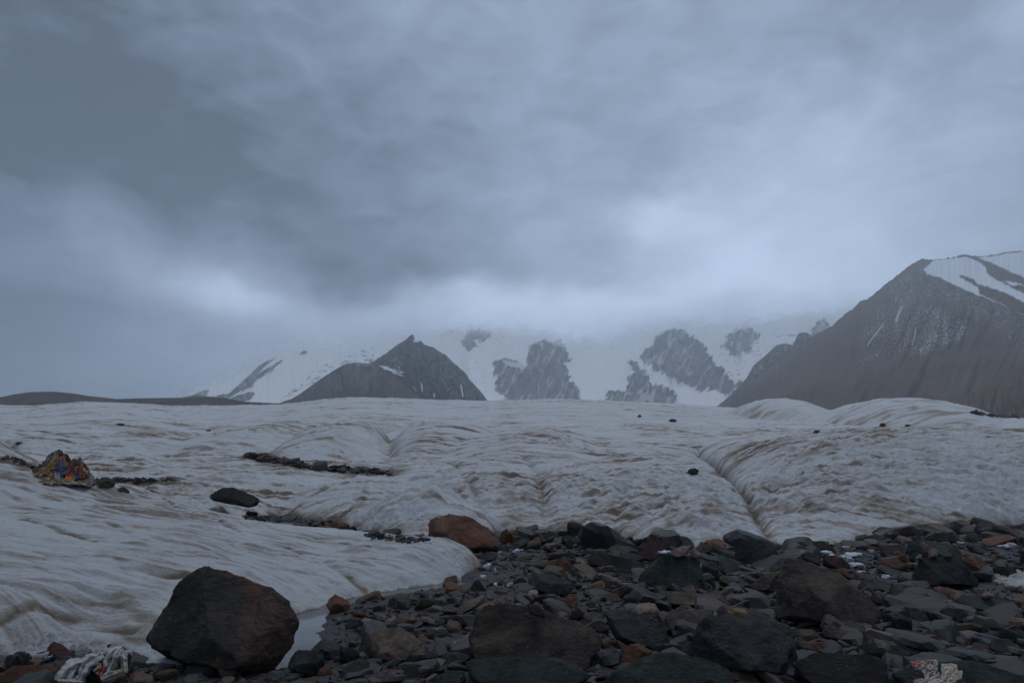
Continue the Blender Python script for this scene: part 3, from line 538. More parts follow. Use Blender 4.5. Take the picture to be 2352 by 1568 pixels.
# ------------------------------------------------------------------ rock shapes: cut polytopes with broken, weathered faces
def ico(sub):
    bm = bmesh.new(); bmesh.ops.create_icosphere(bm, subdivisions=sub, radius=1)
    V = np.array([v.co[:] for v in bm.verts]); Fc = np.array([[v.index for v in f.verts] for f in bm.faces]); bm.free(); return V, Fc
ICO = {k: ico(k) for k in (2, 3, 4, 5, 6)}
def hull2(p):
    p = sorted(map(tuple, p)); 
    def half(q):
        h = []
        for c in q:
            while len(h) > 1 and (h[-1][0] - h[-2][0]) * (c[1] - h[-2][1]) - (h[-1][1] - h[-2][1]) * (c[0] - h[-2][0]) <= 0: h.pop()
            h.append(c)
        return h
    a, b_ = half(p), half(p[::-1]); return a[:-1] + b_[:-1]
def cut_rock(planes, sub, amp, seed, size, sharp=26, lay=0):
    D, Fc = ICO[sub]; n_ = np.array([p[0] for p in planes]); o_ = np.array([p[1] for p in planes])
    c = D @ n_.T; r = np.where(c > 1e-3, o_ / np.maximum(c, 1e-3), 1e6)
    r = (r ** -float(sharp)).sum(1) ** (-1.0 / sharp)
    V = D * r[:, None]; q = V / size
    s = fb3(q * 2.6 + seed, 5, seed, .55); rd = 1 - 2 * np.abs(fb3(q * 2.2 + seed * 1.7, 4, seed + 5, .5))
    chip = np.floor((fb3(q * 1.9 + 5, 2, seed + 9) + .5) * 7) / 7 - .5
    k = 1 + amp * (s * 1.2 + (rd - .6) * .34 + chip * .55)
    if lay: k = k + lay * np.sin(q[:, 2] * 26 + 5 * pn3(q * 1.5, seed)) * .012
    return V * k[:, None], Fc
def silhouette_rock(ring, T, seed, sub, amp, lay=0):   # ring: outline in the rock's own upright plane (x, z metres about its centre)
    rg = np.random.RandomState(seed); h = hull2(ring); pl = []
    for (x1, zz1), (x2, zz2) in zip(h, h[1:] + h[:1]):
        nx, nz = zz2 - zz1, -(x2 - x1); L = math.hypot(nx, nz)
        if L < 1e-6: continue
        nx, nz = nx / L, nz / L; off = nx * x1 + nz * zz1
        for sgn in (-1, 1):
            lo, hi = (14, 40) if nz < .35 else (24, 58)
            if nz < -.5: lo, hi = 5, 28
            ph = R(rg.uniform(lo, hi)); pl.append(((nx * math.cos(ph), sgn * math.sin(ph), nz * math.cos(ph)), max(off * math.cos(ph), .004)))
    for sgn in (-1, 1):
        for _ in range(3):
            a = rg.uniform(-.5, .5) * min(1, 1.1 * T / (np.ptp([p[0] for p in h]) + 1e-6)); e = rg.uniform(-.12, .45); v = np.array([a, sgn, e]); v /= np.linalg.norm(v); pl.append((tuple(v), T * .5 * rg.uniform(.72, 1.05)))
    size = max(np.ptp([p[0] for p in h]), np.ptp([p[1] for p in h])) * .5
    return cut_rock(pl, sub, amp, seed, size, 90, lay)
def random_rock(seed, flat, sub=3, amp=.10):
    rg = np.random.RandomState(seed); pl = []
    for _ in range(rg.randint(9, 15)):
        v = rg.randn(3); v /= np.linalg.norm(v); pl.append((tuple(v), rg.uniform(.62, 1.0)))
    for s in (-1, 1):
        v = np.array([rg.uniform(-.25, .25), rg.uniform(-.25, .25), s]); v /= np.linalg.norm(v); pl.append((tuple(v), flat * rg.uniform(.8, 1.1)))
    for ax in (0, 1):
        for s in (-1, 1): v = np.zeros(3); v[ax] = s; v[2] = .2; pl.append((tuple(v / np.linalg.norm(v)), rg.uniform(.8, 1.1)))
    return cut_rock(pl, sub, amp, seed, 1.0, 70)
def place_mesh(name, V, Fc, mat, loc, rotz=0):
    o = mesh_np(name, V, Fc, mat); o.location = loc; o.rotation_euler = (0, 0, rotz); return o

ZX = {'A': 0.0, 'B': 783.8, 'C': 1567.6}
def zz(zone, poly): return [(ZX[zone] + x * .33325, 1148.3 + y * .33325) for x, y in poly]
HAND = []    # (px polygon, object, centre, width, landmark phrase)
CEN = {}
def hand(key, mt, label, poly, lm=None, on=None, ice=False, T=None, px=False, lay=0, amp=None, dshift=0.0, cat=None, dist=None):
    pp = poly if px else zz(key[0], poly); xs_ = [p[0] for p in pp]; ys_ = [p[1] for p in pp]; cx = (min(xs_) + max(xs_)) / 2; by = max(ys_)
    bx = np.mean([p[0] for p in pp if p[1] > by - .25 * (by - min(ys_))])
    if on: d = CEN[on][1] + dshift
    elif dist: d = dist
    elif ice: d = float(hit(bx, by)[1])
    else: d = float(G(bx, min(by, 1600))[1])
    wm = (max(xs_) - min(xs_)) / F * d; hm = (by - min(ys_)) / F * d
    t = T or float(np.clip(.68 * wm, .55 * hm, 1.35 * hm + .06)); dc = d + (0 if on else t * .30)
    pts = P(xs_, ys_, dc); c = np.array([(pts[:, 0].min() + pts[:, 0].max()) / 2, dc, pts[:, 2].min() + .48 * np.ptp(pts[:, 2])])
    ring = [(p[0] - c[0], p[2] - c[2]) for p in pts]
    wpx = max(xs_) - min(xs_); sub = 6 if wpx > 190 else 5 if wpx > 60 else 4
    seed = int(abs(hash_(key))) % 9000 + 3
    V, Fc = silhouette_rock(ring, t, seed, sub, amp or .12, lay)
    nm = 'boulder' if wpx > 110 else 'rock' if wpx > 45 else 'stone'
    o = mesh_np(nm, V, Fc, RM[mt], smooth=False); o.location = c; tag(o, label, cat or nm); CEN[key] = c; HAND.append((pp, o, c, wm, lm, mt)); return o
def hash_(s):
    h = 5381
    for ch in s: h = (h * 33 + ord(ch)) & 0x7fffffff
    return h
hand('A1', 'X', 'largest speckled dark boulder with rusty patches, perched beside the meltwater pool', [(1013, 960), (1050, 870), (1130, 720), (1200, 650), (1240, 570), (1300, 510), (1360, 465), (1420, 450), (1500, 480), (1700, 545), (1830, 590), (1890, 640), (1990, 690), (2030, 770), (2050, 850), (2035, 940), (2010, 1030), (1920, 1130), (1830, 1200), (1700, 1205), (1560, 1150), (1400, 1080), (1200, 1105), (1090, 1050), (1030, 1000)], lm='the largest speckled boulder', T=.85)
hand('A2', 'D', 'knobbly reddish brown rock half sunk in the snow at lower left', [(325, 1050), (345, 990), (370, 970), (420, 985), (480, 1040), (522, 1070), (515, 1090), (470, 1095), (400, 1070), (330, 1065)], lm='the knobbly reddish rock in the snow', ice=True)
hand('A3', 'R', 'wide flat rust red slab in the bottom left corner', [(-40, 1262), (80, 1140), (200, 1130), (430, 1150), (410, 1200), (380, 1250), (340, 1275)], lm='the rust red corner slab')
hand('A4', 'K', 'dark humped stone at the snow edge just above the white printed scarf', [(700, 1020), (750, 990), (820, 983), (860, 1010), (890, 1050), (800, 1060), (720, 1040)], ice=True)
hand('A5', 'O', 'small brown pebble wedged in snow above the white printed scarf', [(660, 985), (700, 975), (735, 980), (720, 1005), (690, 1012), (665, 1000)], ice=True)
hand('A6', 'T', 'pale tan stone between the rust red corner slab and the scarf', [(360, 1130), (380, 1100), (440, 1095), (470, 1105), (450, 1140), (390, 1150)], on='A3', dshift=.05)
hand('A7', 'P', 'pale pink stone on the bottom edge, right of the scarf', [(875, 1262), (900, 1200), (940, 1175), (1000, 1190), (1060, 1215), (1065, 1266)], lm='the pale pink stone by the scarf')
hand('A8', 'R', 'rust red lump lying under the overhang of the largest boulder', [(1480, 1130), (1500, 1110), (1560, 1110), (1610, 1150), (1640, 1180), (1620, 1210), (1560, 1240), (1510, 1200)], lm='the rust lump under the boulder')
hand('A9', 'G', 'dark flat stone propping the largest boulder from below', [(1340, 1110), (1370, 1050), (1430, 1030), (1500, 1040), (1580, 1080), (1560, 1110), (1440, 1130), (1350, 1120)], on='A8', dshift=.18)
hand('A10', 'G', 'dark grey green block at the right foot of the largest boulder', [(1985, 1150), (2000, 1090), (2040, 1030), (2120, 1025), (2220, 1050), (2250, 1110), (2220, 1190), (2130, 1215), (2020, 1180)], lm='the grey green block by the pool')
hand('A11', 'R', 'small rust stone leaning on the grey green block by the pool', [(2175, 1190), (2190, 1160), (2250, 1140), (2290, 1170), (2285, 1200), (2200, 1215)])
hand('A12', 'S', 'dark slate slab on the bottom edge below the largest boulder', [(1170, 1268), (1280, 1210), (1380, 1185), (1425, 1210), (1435, 1268)], lm='the slate slab below the boulder')
hand('A13', 'K', 'long blackish stone sloping down beside the scarf towards the largest boulder', [(900, 1120), (930, 1105), (1000, 1120), (1080, 1165), (1075, 1185), (1000, 1190), (920, 1150)], lm='the long blackish stone by the scarf')
hand('A14', 'K', 'small dark stone at the left foot of the largest boulder', [(1110, 1175), (1150, 1150), (1205, 1130), (1210, 1160), (1140, 1195)])
hand('A15', 'D', 'small flat brick red stone in front of the largest boulder', [(1340, 1190), (1370, 1155), (1425, 1150), (1440, 1165), (1400, 1190)])
hand('A16', 'G', 'green grey stone in the gap right of the largest boulder', [(1950, 1225), (2000, 1195), (2070, 1205), (2060, 1245), (1980, 1250)])
hand('A17', 'S', 'dark grey stone under the right flank of the largest boulder', [(1825, 1205), (1870, 1170), (1950, 1175), (2000, 1215), (1960, 1245), (1850, 1240)])
hand('A18', 'B', 'brown grey stone on the bottom edge beneath the grey green block', [(2040, 1290), (2080, 1230), (2170, 1210), (2240, 1240), (2250, 1290)])
hand('A19', 'K', 'black broken stone low under the largest boulder, left of the rust lump', [(1250, 1220), (1290, 1140), (1380, 1120), (1470, 1150), (1500, 1200), (1400, 1235)])
hand('B1', 'O', 'big orange brown boulder against the ice at the head of the moraine', [(590, 180), (600, 160), (640, 110), (700, 100), (800, 97), (880, 115), (960, 160), (1020, 190), (1070, 230), (1085, 290), (1080, 330), (1000, 350), (930, 370), (780, 340), (640, 300), (600, 290)], lm='the big orange brown boulder')
hand('B2', 'R', 'pointed rust rock touching the right end of the orange brown boulder', [(1085, 265), (1110, 210), (1140, 195), (1175, 225), (1175, 290), (1100, 305)])
hand('B3', 'O', 'squat rust block beside the pointed rust rock below the ice front', [(1165, 305), (1175, 235), (1230, 245), (1240, 270), (1215, 305)])
hand('B4', 'S', 'dark wedge of slate leaning right of the orange brown boulder', [(1145, 330), (1200, 285), (1265, 258), (1290, 275), (1285, 310), (1230, 345), (1160, 345)], lm='the leaning slate wedge')
hand('B5', 'R', 'small rust stone next to the black cube under the ice front', [(1315, 280), (1335, 250), (1390, 250), (1415, 275), (1380, 305), (1330, 300)])
hand('B6', 'K', 'black cube shaped rock standing against the ice front', [(1400, 260), (1415, 215), (1440, 207), (1495, 225), (1508, 262), (1480, 278), (1410, 274)], lm='the black cube shaped rock')
hand('B7', 'K', 'long dark block lying along the foot of the ice front', [(1520, 285), (1523, 247), (1600, 248), (1750, 270), (1758, 308), (1650, 316), (1560, 304)], lm='the long dark block')
hand('B8', 'B', 'brown block at the right end of the long dark block', [(1670, 262), (1690, 240), (1790, 245), (1810, 285), (1800, 303), (1750, 300)])
hand('B9', 'K', 'upright dark stone in front of the long dark block', [(1535, 305), (1570, 262), (1600, 290), (1595, 335), (1550, 330)])
hand('B10', 'B', 'low brown stone between the long dark block and the twin dark boulders', [(1830, 305), (1850, 275), (1890, 280), (1955, 315), (1950, 340), (1850, 332)])
hand('B11', 'K', 'rounded dark rock peeping out behind the purplish boulder', [(2055, 330), (2085, 260), (2140, 237), (2205, 243), (2230, 280), (2190, 340), (2080, 345)])
hand('B12', 'D', 'purplish dark boulder left of the charcoal boulder with pink stones', [(2030, 370), (2050, 320), (2090, 285), (2170, 270), (2240, 290), (2265, 330), (2220, 400), (2130, 420), (2060, 410)], lm='the purplish boulder')
hand('B13', 'K', 'long low charcoal slab in the middle of the moraine', [(1690, 430), (1720, 380), (1770, 355), (1870, 385), (2000, 410), (2100, 430), (2080, 480), (1970, 510), (1880, 505), (1760, 465)], lm='the long charcoal slab')
hand('B14', 'G', 'big blocky charcoal boulder at the right centre with white ice on top', [(2040, 540), (2070, 490), (2130, 440), (2190, 385), (2300, 375), (2400, 385), (2480, 400), (2490, 560), (2440, 610), (2300, 615), (2090, 640), (2060, 590)], lm='the blocky charcoal boulder')
hand('B15', 'T', 'tan lump behind the long charcoal slab', [(1830, 365), (1860, 338), (1905, 345), (1940, 390), (1890, 405), (1840, 385)])
hand('B16', 'S', 'wide dark wedge shaped rock in the open gravel, mid moraine', [(1275, 570), (1340, 500), (1450, 510), (1600, 570), (1615, 600), (1580, 645), (1420, 655), (1280, 605)], lm='the wide dark wedge')
hand('B17', 'K', 'small black pyramid near the tip of the ice tongue', [(885, 640), (905, 570), (940, 540), (990, 600), (1005, 640), (960, 665), (890, 662)], lm='the black pyramid')
hand('B18', 'T', 'flat tan stone left of the black pyramid by the water edge', [(780, 630), (840, 590), (900, 583), (890, 620), (860, 645), (790, 642)], lm='the flat tan stone at the water')
hand('B19', 'T', 'tan block in the gravel between the ice chunks and the charcoal slab', [(1320, 440), (1340, 415), (1430, 405), (1435, 445), (1390, 472), (1330, 462)], lm='the tan block')
hand('B20', 'T', 'thin pale slab lying flat near the ice chunks', [(1165, 405), (1240, 385), (1310, 380), (1320, 402), (1250, 414)])
hand('B21', 'S', 'dark slate stone tucked under the orange brown boulder', [(950, 395), (1000, 355), (1040, 350), (1080, 370), (1060, 422), (980, 424)])
hand('B22', 'T', 'long tan slab tilted up on edge behind the great brown slab', [(755, 790), (770, 765), (860, 700), (990, 643), (1000, 660), (995, 700), (900, 760), (830, 795), (760, 808)], lm='the tilted tan slab', lay=2)
hand('B23', 'M', 'great broad brown slab with a yellowish top in the centre foreground', [(880, 860), (910, 800), (935, 745), (1000, 725), (1120, 712), (1280, 720), (1420, 780), (1560, 815), (1640, 845), (1740, 880), (1790, 920), (1800, 1000), (1760, 1120), (1640, 1180), (1300, 1160), (1000, 1130), (900, 1060), (870, 960)], lm='the great brown slab', T=.62)
hand('B24', 'D', 'reddish stone lying on top of the great brown slab', [(1280, 715), (1300, 695), (1370, 735), (1410, 785), (1400, 815), (1300, 785)], on='B23', dshift=-.12)
hand('B25', 'M', 'rounded brown boulder in the left foreground between pool and great slab', [(165, 980), (190, 930), (300, 880), (400, 870), (480, 910), (560, 980), (590, 1030), (560, 1080), (450, 1110), (380, 1135), (250, 1110), (170, 1060)], lm='the rounded brown boulder')
hand('B26', 'G', 'flat green grey slab at the bottom edge under the great brown slab', [(870, 1180), (880, 1095), (1100, 1080), (1400, 1075), (1620, 1110), (1660, 1170), (1720, 1215), (1640, 1280), (1300, 1330), (1000, 1290), (890, 1240)], lm='the flat green grey slab')
hand('B27', 'G', 'domed green grey boulder rising from the bottom edge, right of centre', [(1790, 1300), (1860, 1190), (1920, 1150), (2060, 1080), (2200, 1040), (2300, 1050), (2432, 1090), (2552, 1110), (2682, 1180), (2752, 1290), (2500, 1400), (2000, 1400)], lm='the domed green grey boulder')
hand('B28', 'R', 'angular rust rock beside the domed green grey boulder', [(1890, 1110), (1940, 1040), (1990, 990), (2050, 983), (2100, 1010), (2150, 1045), (2080, 1100), (1980, 1145), (1910, 1135)], lm='the angular rust rock')
hand('B29', 'S', 'upright grey boulder right of the great brown slab', [(1800, 760), (1900, 745), (1990, 750), (2080, 790), (2150, 830), (2230, 850), (2260, 930), (2280, 1020), (2200, 1050), (2000, 1010), (1900, 970), (1840, 880)], lm='the upright grey boulder')
hand('B30', 'B', 'grey brown slab behind the big black speckled boulder', [(2230, 850), (2220, 810), (2260, 770), (2340, 742), (2460, 745), (2570, 760), (2560, 850), (2480, 940), (2300, 940)], lm='the grey brown slab')
hand('B31', 'P', 'pale pink stone at the left end of the great brown slab', [(750, 1010), (770, 970), (805, 953), (850, 985), (870, 1030), (820, 1055), (770, 1045)], lm='the pale pink stone')
hand('B32', 'T', 'grey tan stone standing behind the rounded brown boulder', [(340, 860), (350, 825), (400, 800), (425, 830), (430, 885), (380, 888)])
hand('B33', 'P', 'small pinkish stone near the gravel shore of the pool', [(130, 830), (160, 805), (210, 820), (210, 850), (160, 858)], lm='the pinkish shore stone')
hand('B34', 'S', 'blue grey stone at the gravel shore left of the pinkish stone', [(20, 860), (60, 815), (130, 815), (150, 860), (100, 888), (40, 886)])
hand('B35', 'S', 'slate shard below the tilted tan slab, left one of two', [(630, 860), (680, 810), (740, 795), (750, 825), (690, 874)])
hand('B36', 'S', 'slate shard below the tilted tan slab, right one of two', [(715, 862), (740, 830), (785, 825), (780, 862), (740, 884)])
hand('B37', 'K', 'dark rough rock below the rounded brown boulder', [(370, 1170), (430, 1125), (540, 1130), (630, 1150), (600, 1220), (480, 1235), (380, 1210)], lm='the dark rough rock')
hand('B38', 'T', 'pale tan block on the bottom edge, left of centre', [(130, 1270), (160, 1200), (270, 1190), (310, 1220), (305, 1275), (150, 1280)], lm='the pale tan block')
hand('B39', 'T', 'angular tan stone at the bottom edge in front of the flat green slab', [(770, 1270), (840, 1200), (880, 1188), (960, 1210), (1030, 1280), (790, 1290)], lm='the angular tan stone')
hand('B40', 'S', 'dark slate piece between the pale pink stone and the flat green slab', [(690, 1065), (720, 1050), (800, 1040), (890, 1070), (880, 1120), (760, 1135), (700, 1095)])
hand('B41', 'O', 'orange brown flat rock in the gravel behind the upright grey boulder', [(1700, 665), (1760, 645), (1830, 650), (1900, 640), (1980, 645), (2010, 680), (1930, 694), (1720, 690)], lm='the orange brown flat rock')
hand('B42', 'B', 'layered grey brown slab in front of the blocky charcoal boulder', [(2110, 660), (2200, 620), (2350, 640), (2500, 640), (2620, 650), (2690, 685), (2640, 720), (2530, 750), (2350, 740), (2200, 710)], lm='the layered grey brown slab', lay=2)
hand('B43', 'R', 'orange stone standing in gravel behind the great brown slab', [(1530, 720), (1560, 650), (1600, 650), (1640, 690), (1620, 735), (1560, 765)], lm='the orange stone')
hand('B44', 'D', 'small dark pink flat stone left of the blocky charcoal boulder', [(1925, 522), (1960, 505), (2050, 508), (2040, 538), (1970, 543)])
hand('B45', 'T', 'tan stone between the great brown slab and the upright grey boulder', [(1660, 800), (1680, 770), (1780, 770), (1810, 800), (1740, 860), (1690, 840)])
hand('B46', 'K', 'flat dark stone behind the right end of the great brown slab', [(1640, 745), (1700, 700), (1760, 710), (1740, 745), (1660, 760)])
hand('B47', 'K', 'dark rock between the rounded brown boulder and the grey green block', [(-20, 1100), (0, 1000), (60, 1010), (130, 1050), (120, 1095), (40, 1125)])
hand('B48', 'R', 'rust stone on the bottom edge above the pale tan block', [(260, 1195), (300, 1165), (360, 1170), (365, 1215), (320, 1230)])
hand('B51', 'B', 'small brown stone in the hollow left of the great brown slab', [(570, 930), (590, 895), (640, 895), (660, 930), (620, 965), (580, 960)])
hand('B52', 'G', 'dark green stone on the bottom edge between two tan ones', [(620, 1300), (680, 1200), (760, 1165), (850, 1180), (860, 1250), (800, 1310)])
hand('B53', 'S', 'grey stone on the bottom edge at the foot of the flat green slab', [(1080, 1300), (1170, 1215), (1270, 1195), (1380, 1205), (1390, 1290), (1250, 1330)])
hand('C1', 'B', 'tall brown pyramid shaped boulder dominating the right foreground', [(635, 800), (645, 650), (670, 480), (700, 420), (740, 392), (830, 410), (950, 450), (1080, 500), (1160, 550), (1250, 640), (1340, 730), (1388, 790), (1380, 815), (1310, 850), (1130, 895), (1000, 885), (880, 855), (800, 850), (700, 825)], lm='the brown pyramid boulder', T=.62)
hand('C2', 'K', 'big black speckled boulder in front of the brown pyramid boulder', [(65, 930), (100, 860), (160, 800), (260, 770), (330, 785), (450, 800), (650, 800), (720, 850), (770, 930), (800, 1040), (790, 1150), (720, 1258), (420, 1240), (250, 1170), (90, 1080)], lm='the big black speckled boulder', T=.70)
hand('C3', 'K', 'dark ridged boulder against the ice at the head of the moraine, right of centre', [(340, 420), (370, 330), (430, 270), (530, 268), (600, 290), (650, 330), (670, 370), (610, 430), (530, 450), (480, 460), (380, 445)], lm='the dark ridged boulder')
hand('C4', 'K', 'flat dark rock left of the dark ridged boulder', [(210, 355), (230, 325), (370, 325), (360, 385), (250, 395)])
hand('C5', 'S', 'bluish slate boulder right of the blocky charcoal boulder', [(240, 500), (260, 430), (330, 415), (440, 440), (500, 490), (520, 520), (400, 535), (300, 520)], lm='the bluish slate boulder')
hand('C6', 'G', 'narrow dark rock wedged between charcoal and bluish boulders', [(125, 585), (135, 430), (200, 420), (245, 440), (255, 560), (200, 590)])
hand('C7', 'S', 'dark grey rock behind the peak of the brown pyramid boulder', [(590, 490), (640, 420), (700, 390), (725, 400), (700, 480), (620, 510)])
hand('C8', 'K', 'humped dark rock against the ice, right of the pyramid peak', [(760, 390), (800, 365), (870, 355), (940, 380), (960, 425), (900, 450), (830, 425)], lm='the humped dark rock')
hand('C9', 'D', 'dark maroon rock right of the pyramid peak', [(965, 435), (970, 390), (1030, 378), (1100, 395), (1150, 440), (1155, 478), (1080, 475), (980, 468)], lm='the dark maroon rock')
hand('C10', 'R', 'red rock on the right shoulder of the brown pyramid boulder', [(1035, 480), (1090, 460), (1140, 480), (1170, 535), (1140, 548), (1080, 515)], lm='the red shoulder rock')
hand('C11', 'B', 'grey brown slab leaning behind the left side of the brown pyramid', [(465, 590), (530, 530), (600, 495), (680, 480), (680, 600), (620, 660), (540, 640)], lm='the leaning grey brown slab')
hand('C12', 'B', 'tan brown flat rock in front of the bluish slate boulder', [(250, 555), (290, 525), (370, 530), (460, 570), (475, 612), (380, 618), (290, 595)], lm='the tan brown flat rock')
hand('C13', 'K', 'big jagged black boulder topped with pink stones on the right', [(1580, 560), (1600, 460), (1630, 400), (1720, 385), (1850, 390), (1930, 420), (1990, 490), (2050, 560), (1960, 610), (1800, 620), (1650, 625)], lm='the jagged black boulder')
hand('C14', 'G', 'dark green boulder behind the jagged black boulder', [(1530, 410), (1560, 300), (1640, 265), (1750, 290), (1880, 310), (1940, 370), (1920, 430), (1640, 440)], lm='the dark green boulder')
hand('C15', 'P', 'upright salmon stone, leftmost on top of the jagged black boulder', [(1635, 310), (1650, 282), (1690, 310), (1690, 360), (1655, 360)], on='C14', dshift=-.35)
hand('C16', 'P', 'pinkish grey lump in the middle of the jagged black boulder top', [(1690, 350), (1720, 325), (1765, 345), (1755, 390), (1700, 400)], on='C13', dshift=-.02)
hand('C17', 'P', 'small salmon stone at the left edge of the jagged black boulder top', [(1605, 400), (1625, 368), (1650, 375), (1655, 410)], on='C13', dshift=-.02)
hand('C18', 'T', 'pale grey stone at the right end of the jagged black boulder top', [(1790, 375), (1830, 350), (1855, 370), (1850, 400), (1800, 398)], on='C13', dshift=-.02)
hand('C19', 'O', 'rust brown block left of the jagged black boulder', [(1335, 440), (1360, 405), (1460, 395), (1560, 420), (1585, 485), (1480, 510), (1370, 518), (1340, 475)], lm='the rust brown block')
hand('C20', 'R', 'crumbly brick red stone sitting on the rust brown block', [(1470, 405), (1500, 358), (1530, 360), (1550, 400), (1540, 425), (1490, 425)], on='C19')
hand('C21', 'O', 'orange boulder at the far right beside the snow patch', [(1935, 415), (1960, 385), (2020, 375), (2080, 420), (2130, 480), (2160, 540), (2100, 538), (2000, 500)], lm='the far right orange boulder')
hand('C22', 'S', 'flat grey slate right of the brown pyramid, upper one', [(1195, 605), (1230, 550), (1320, 535), (1450, 575), (1430, 625), (1300, 630)], lm='the flat upper slate')
hand('C23', 'B', 'grey brown slab in front of the jagged black boulder', [(1430, 630), (1470, 570), (1600, 590), (1660, 640), (1560, 665), (1450, 660)])
hand('C24', 'S', 'broad grey slab between the pyramid and the orange brown knob', [(1480, 690), (1560, 650), (1690, 640), (1735, 705), (1620, 728), (1520, 718)], lm='the broad grey slab')
hand('C25', 'O', 'orange brown knob below the jagged black boulder', [(1755, 660), (1780, 600), (1830, 595), (1880, 630), (1890, 695), (1800, 705)], lm='the orange brown knob')
hand('C26', 'S', 'wide blue slate block at the right with a pink stone on it', [(1870, 690), (1930, 650), (2150, 650), (2260, 690), (2240, 745), (2100, 795), (1950, 755)], lm='the wide blue slate')
hand('C27', 'P', 'salmon pink stone resting on the wide blue slate', [(2055, 655), (2090, 625), (2140, 640), (2145, 672), (2080, 680)], on='C26', dshift=-.05)
hand('C28', 'Y', 'yellowish angular stone on the dark block right of the pyramid', [(1400, 750), (1440, 725), (1495, 710), (1560, 770), (1580, 825), (1530, 830), (1450, 790)], lm='the yellowish angular stone')
hand('C29', 'K', 'black block under the yellowish angular stone', [(1375, 885), (1400, 775), (1480, 775), (1580, 820), (1590, 890), (1530, 915)], lm='the black block')
hand('C30', 'S', 'flat faced grey rock right of the black block', [(1560, 850), (1590, 770), (1700, 755), (1770, 790), (1825, 855), (1700, 870)], lm='the flat faced grey rock')
hand('C31', 'K', 'square dark block in front of the wide blue slate', [(1765, 830), (1780, 745), (1910, 740), (1925, 795), (1900, 845)], lm='the square dark block')
hand('C32', 'B', 'long brown stone lying below the brown pyramid boulder', [(960, 905), (980, 860), (1020, 855), (1120, 900), (1250, 940), (1275, 985), (1240, 998), (1050, 975), (970, 945)], lm='the long brown stone')
hand('C33', 'B', 'brown rock between the black speckled boulder and the long brown stone', [(765, 915), (800, 885), (900, 890), (950, 930), (890, 968), (800, 958)])
hand('C34', 'G', 'green slab with a flat top in the lower right', [(1330, 1020), (1400, 960), (1500, 940), (1650, 970), (1800, 1030), (1790, 1075), (1550, 1085), (1400, 1050)], lm='the flat topped green slab')
hand('C35', 'B', 'tan brown slab right of the flat topped green slab', [(1840, 1040), (1900, 985), (2000, 1030), (2110, 1090), (2050, 1120), (1900, 1080)], lm='the tan brown slab')
hand('C36', 'R', 'long orange shard at the right, pointing down to the corner', [(2015, 795), (2040, 760), (2100, 770), (2190, 830), (2130, 845), (2060, 818)], lm='the long orange shard')
hand('C37', 'T', 'thin tan slab beside the long orange shard', [(1860, 712), (1890, 702), (2020, 770), (2010, 800), (1900, 745)])
hand('C38', 'P', 'pinkish white rough stone on the dark slab at lower right', [(1090, 1175), (1130, 1110), (1210, 1115), (1250, 1140), (1245, 1195), (1200, 1225), (1130, 1200)], lm='the pinkish white stone')
hand('C39', 'R', 'small orange stone right of the pinkish white one', [(1250, 1215), (1270, 1180), (1320, 1178), (1340, 1200), (1300, 1245), (1260, 1240)])
hand('C40', 'Y', 'small bright yellow ochre stone left of the crumpled cloth', [(1395, 1105), (1420, 1065), (1480, 1070), (1490, 1115), (1450, 1140), (1405, 1130)], lm='the ochre stone')
hand('C41', 'K', 'dark flat slab carrying the pinkish white stone', [(780, 1120), (900, 1040), (1100, 1050), (1300, 1060), (1420, 1120), (1400, 1260), (1100, 1330), (830, 1290), (780, 1200)], lm='the dark carrying slab')
hand('C42', 'G', 'very wide flat dark slab under the crumpled cloth', [(1440, 1190), (1560, 1130), (1700, 1105), (2000, 1100), (2200, 1170), (2400, 1220), (2380, 1330), (1900, 1370), (1500, 1320)], lm='the slab under the cloth')
hand('C43', 'K', 'small dark stone between the ochre stone and the pinkish white stone', [(1305, 1140), (1340, 1095), (1400, 1130), (1400, 1165), (1340, 1168)])
hand('C44', 'T', 'flat tan stone near the right edge above the crumpled cloth', [(2080, 1110), (2120, 1060), (2280, 1070), (2285, 1125), (2150, 1138)], lm='the flat tan edge stone')
hand('C45', 'D', 'dark red stone touching the right side of the crumpled cloth', [(1925, 1240), (1960, 1190), (2020, 1180), (2035, 1245), (1950, 1262)])
hand('C46', 'Y', 'mossy yellow rock resting on the black speckled boulder', [(300, 765), (330, 735), (440, 750), (458, 800), (400, 812), (330, 800)], on='C2', dshift=.02)
hand('C47', 'B', 'grey brown slab peeping over the black speckled boulder', [(225, 765), (260, 715), (400, 730), (600, 780), (610, 815), (450, 830), (300, 830)], on='C2', dshift=.42)
hand('C48', 'P', 'pink stone between the domed green boulder and the black speckled boulder', [(50, 1085), (80, 1020), (115, 1025), (120, 1075), (80, 1095)])
hand('C49', 'S', 'dark slate block left of the black speckled boulder', [(-60, 1090), (-20, 980), (60, 970), (85, 1010), (72, 1080), (0, 1105)])
hand('C50', 'O', 'orange brown rock on the bottom edge under the black speckled boulder', [(280, 1200), (380, 1170), (480, 1190), (570, 1270), (400, 1290)], lm='the orange bottom rock')
hand('C51', 'K', 'dark rock at the ice foot behind the dark green boulder', [(1690, 285), (1730, 230), (1860, 220), (1905, 275), (1850, 305)], lm='the dark rock at the ice foot')
hand('C52', 'K', 'dark block near the right edge under the ice foot', [(2175, 255), (2200, 230), (2260, 230), (2265, 275), (2190, 280)], lm='the dark edge block')
hand('C53', 'T', 'tan stone under the ice foot near the right edge', [(2075, 265), (2110, 240), (2138, 260), (2110, 280)])
hand('C54', 'B', 'flat brown stone above the far right orange boulder', [(2050, 405), (2070, 378), (2160, 385), (2162, 415), (2080, 420)])
hand('C55', 'K', 'low dark stone right at the ice foot, upper right', [(2015, 220), (2060, 195), (2110, 200), (2115, 230), (2040, 235)])
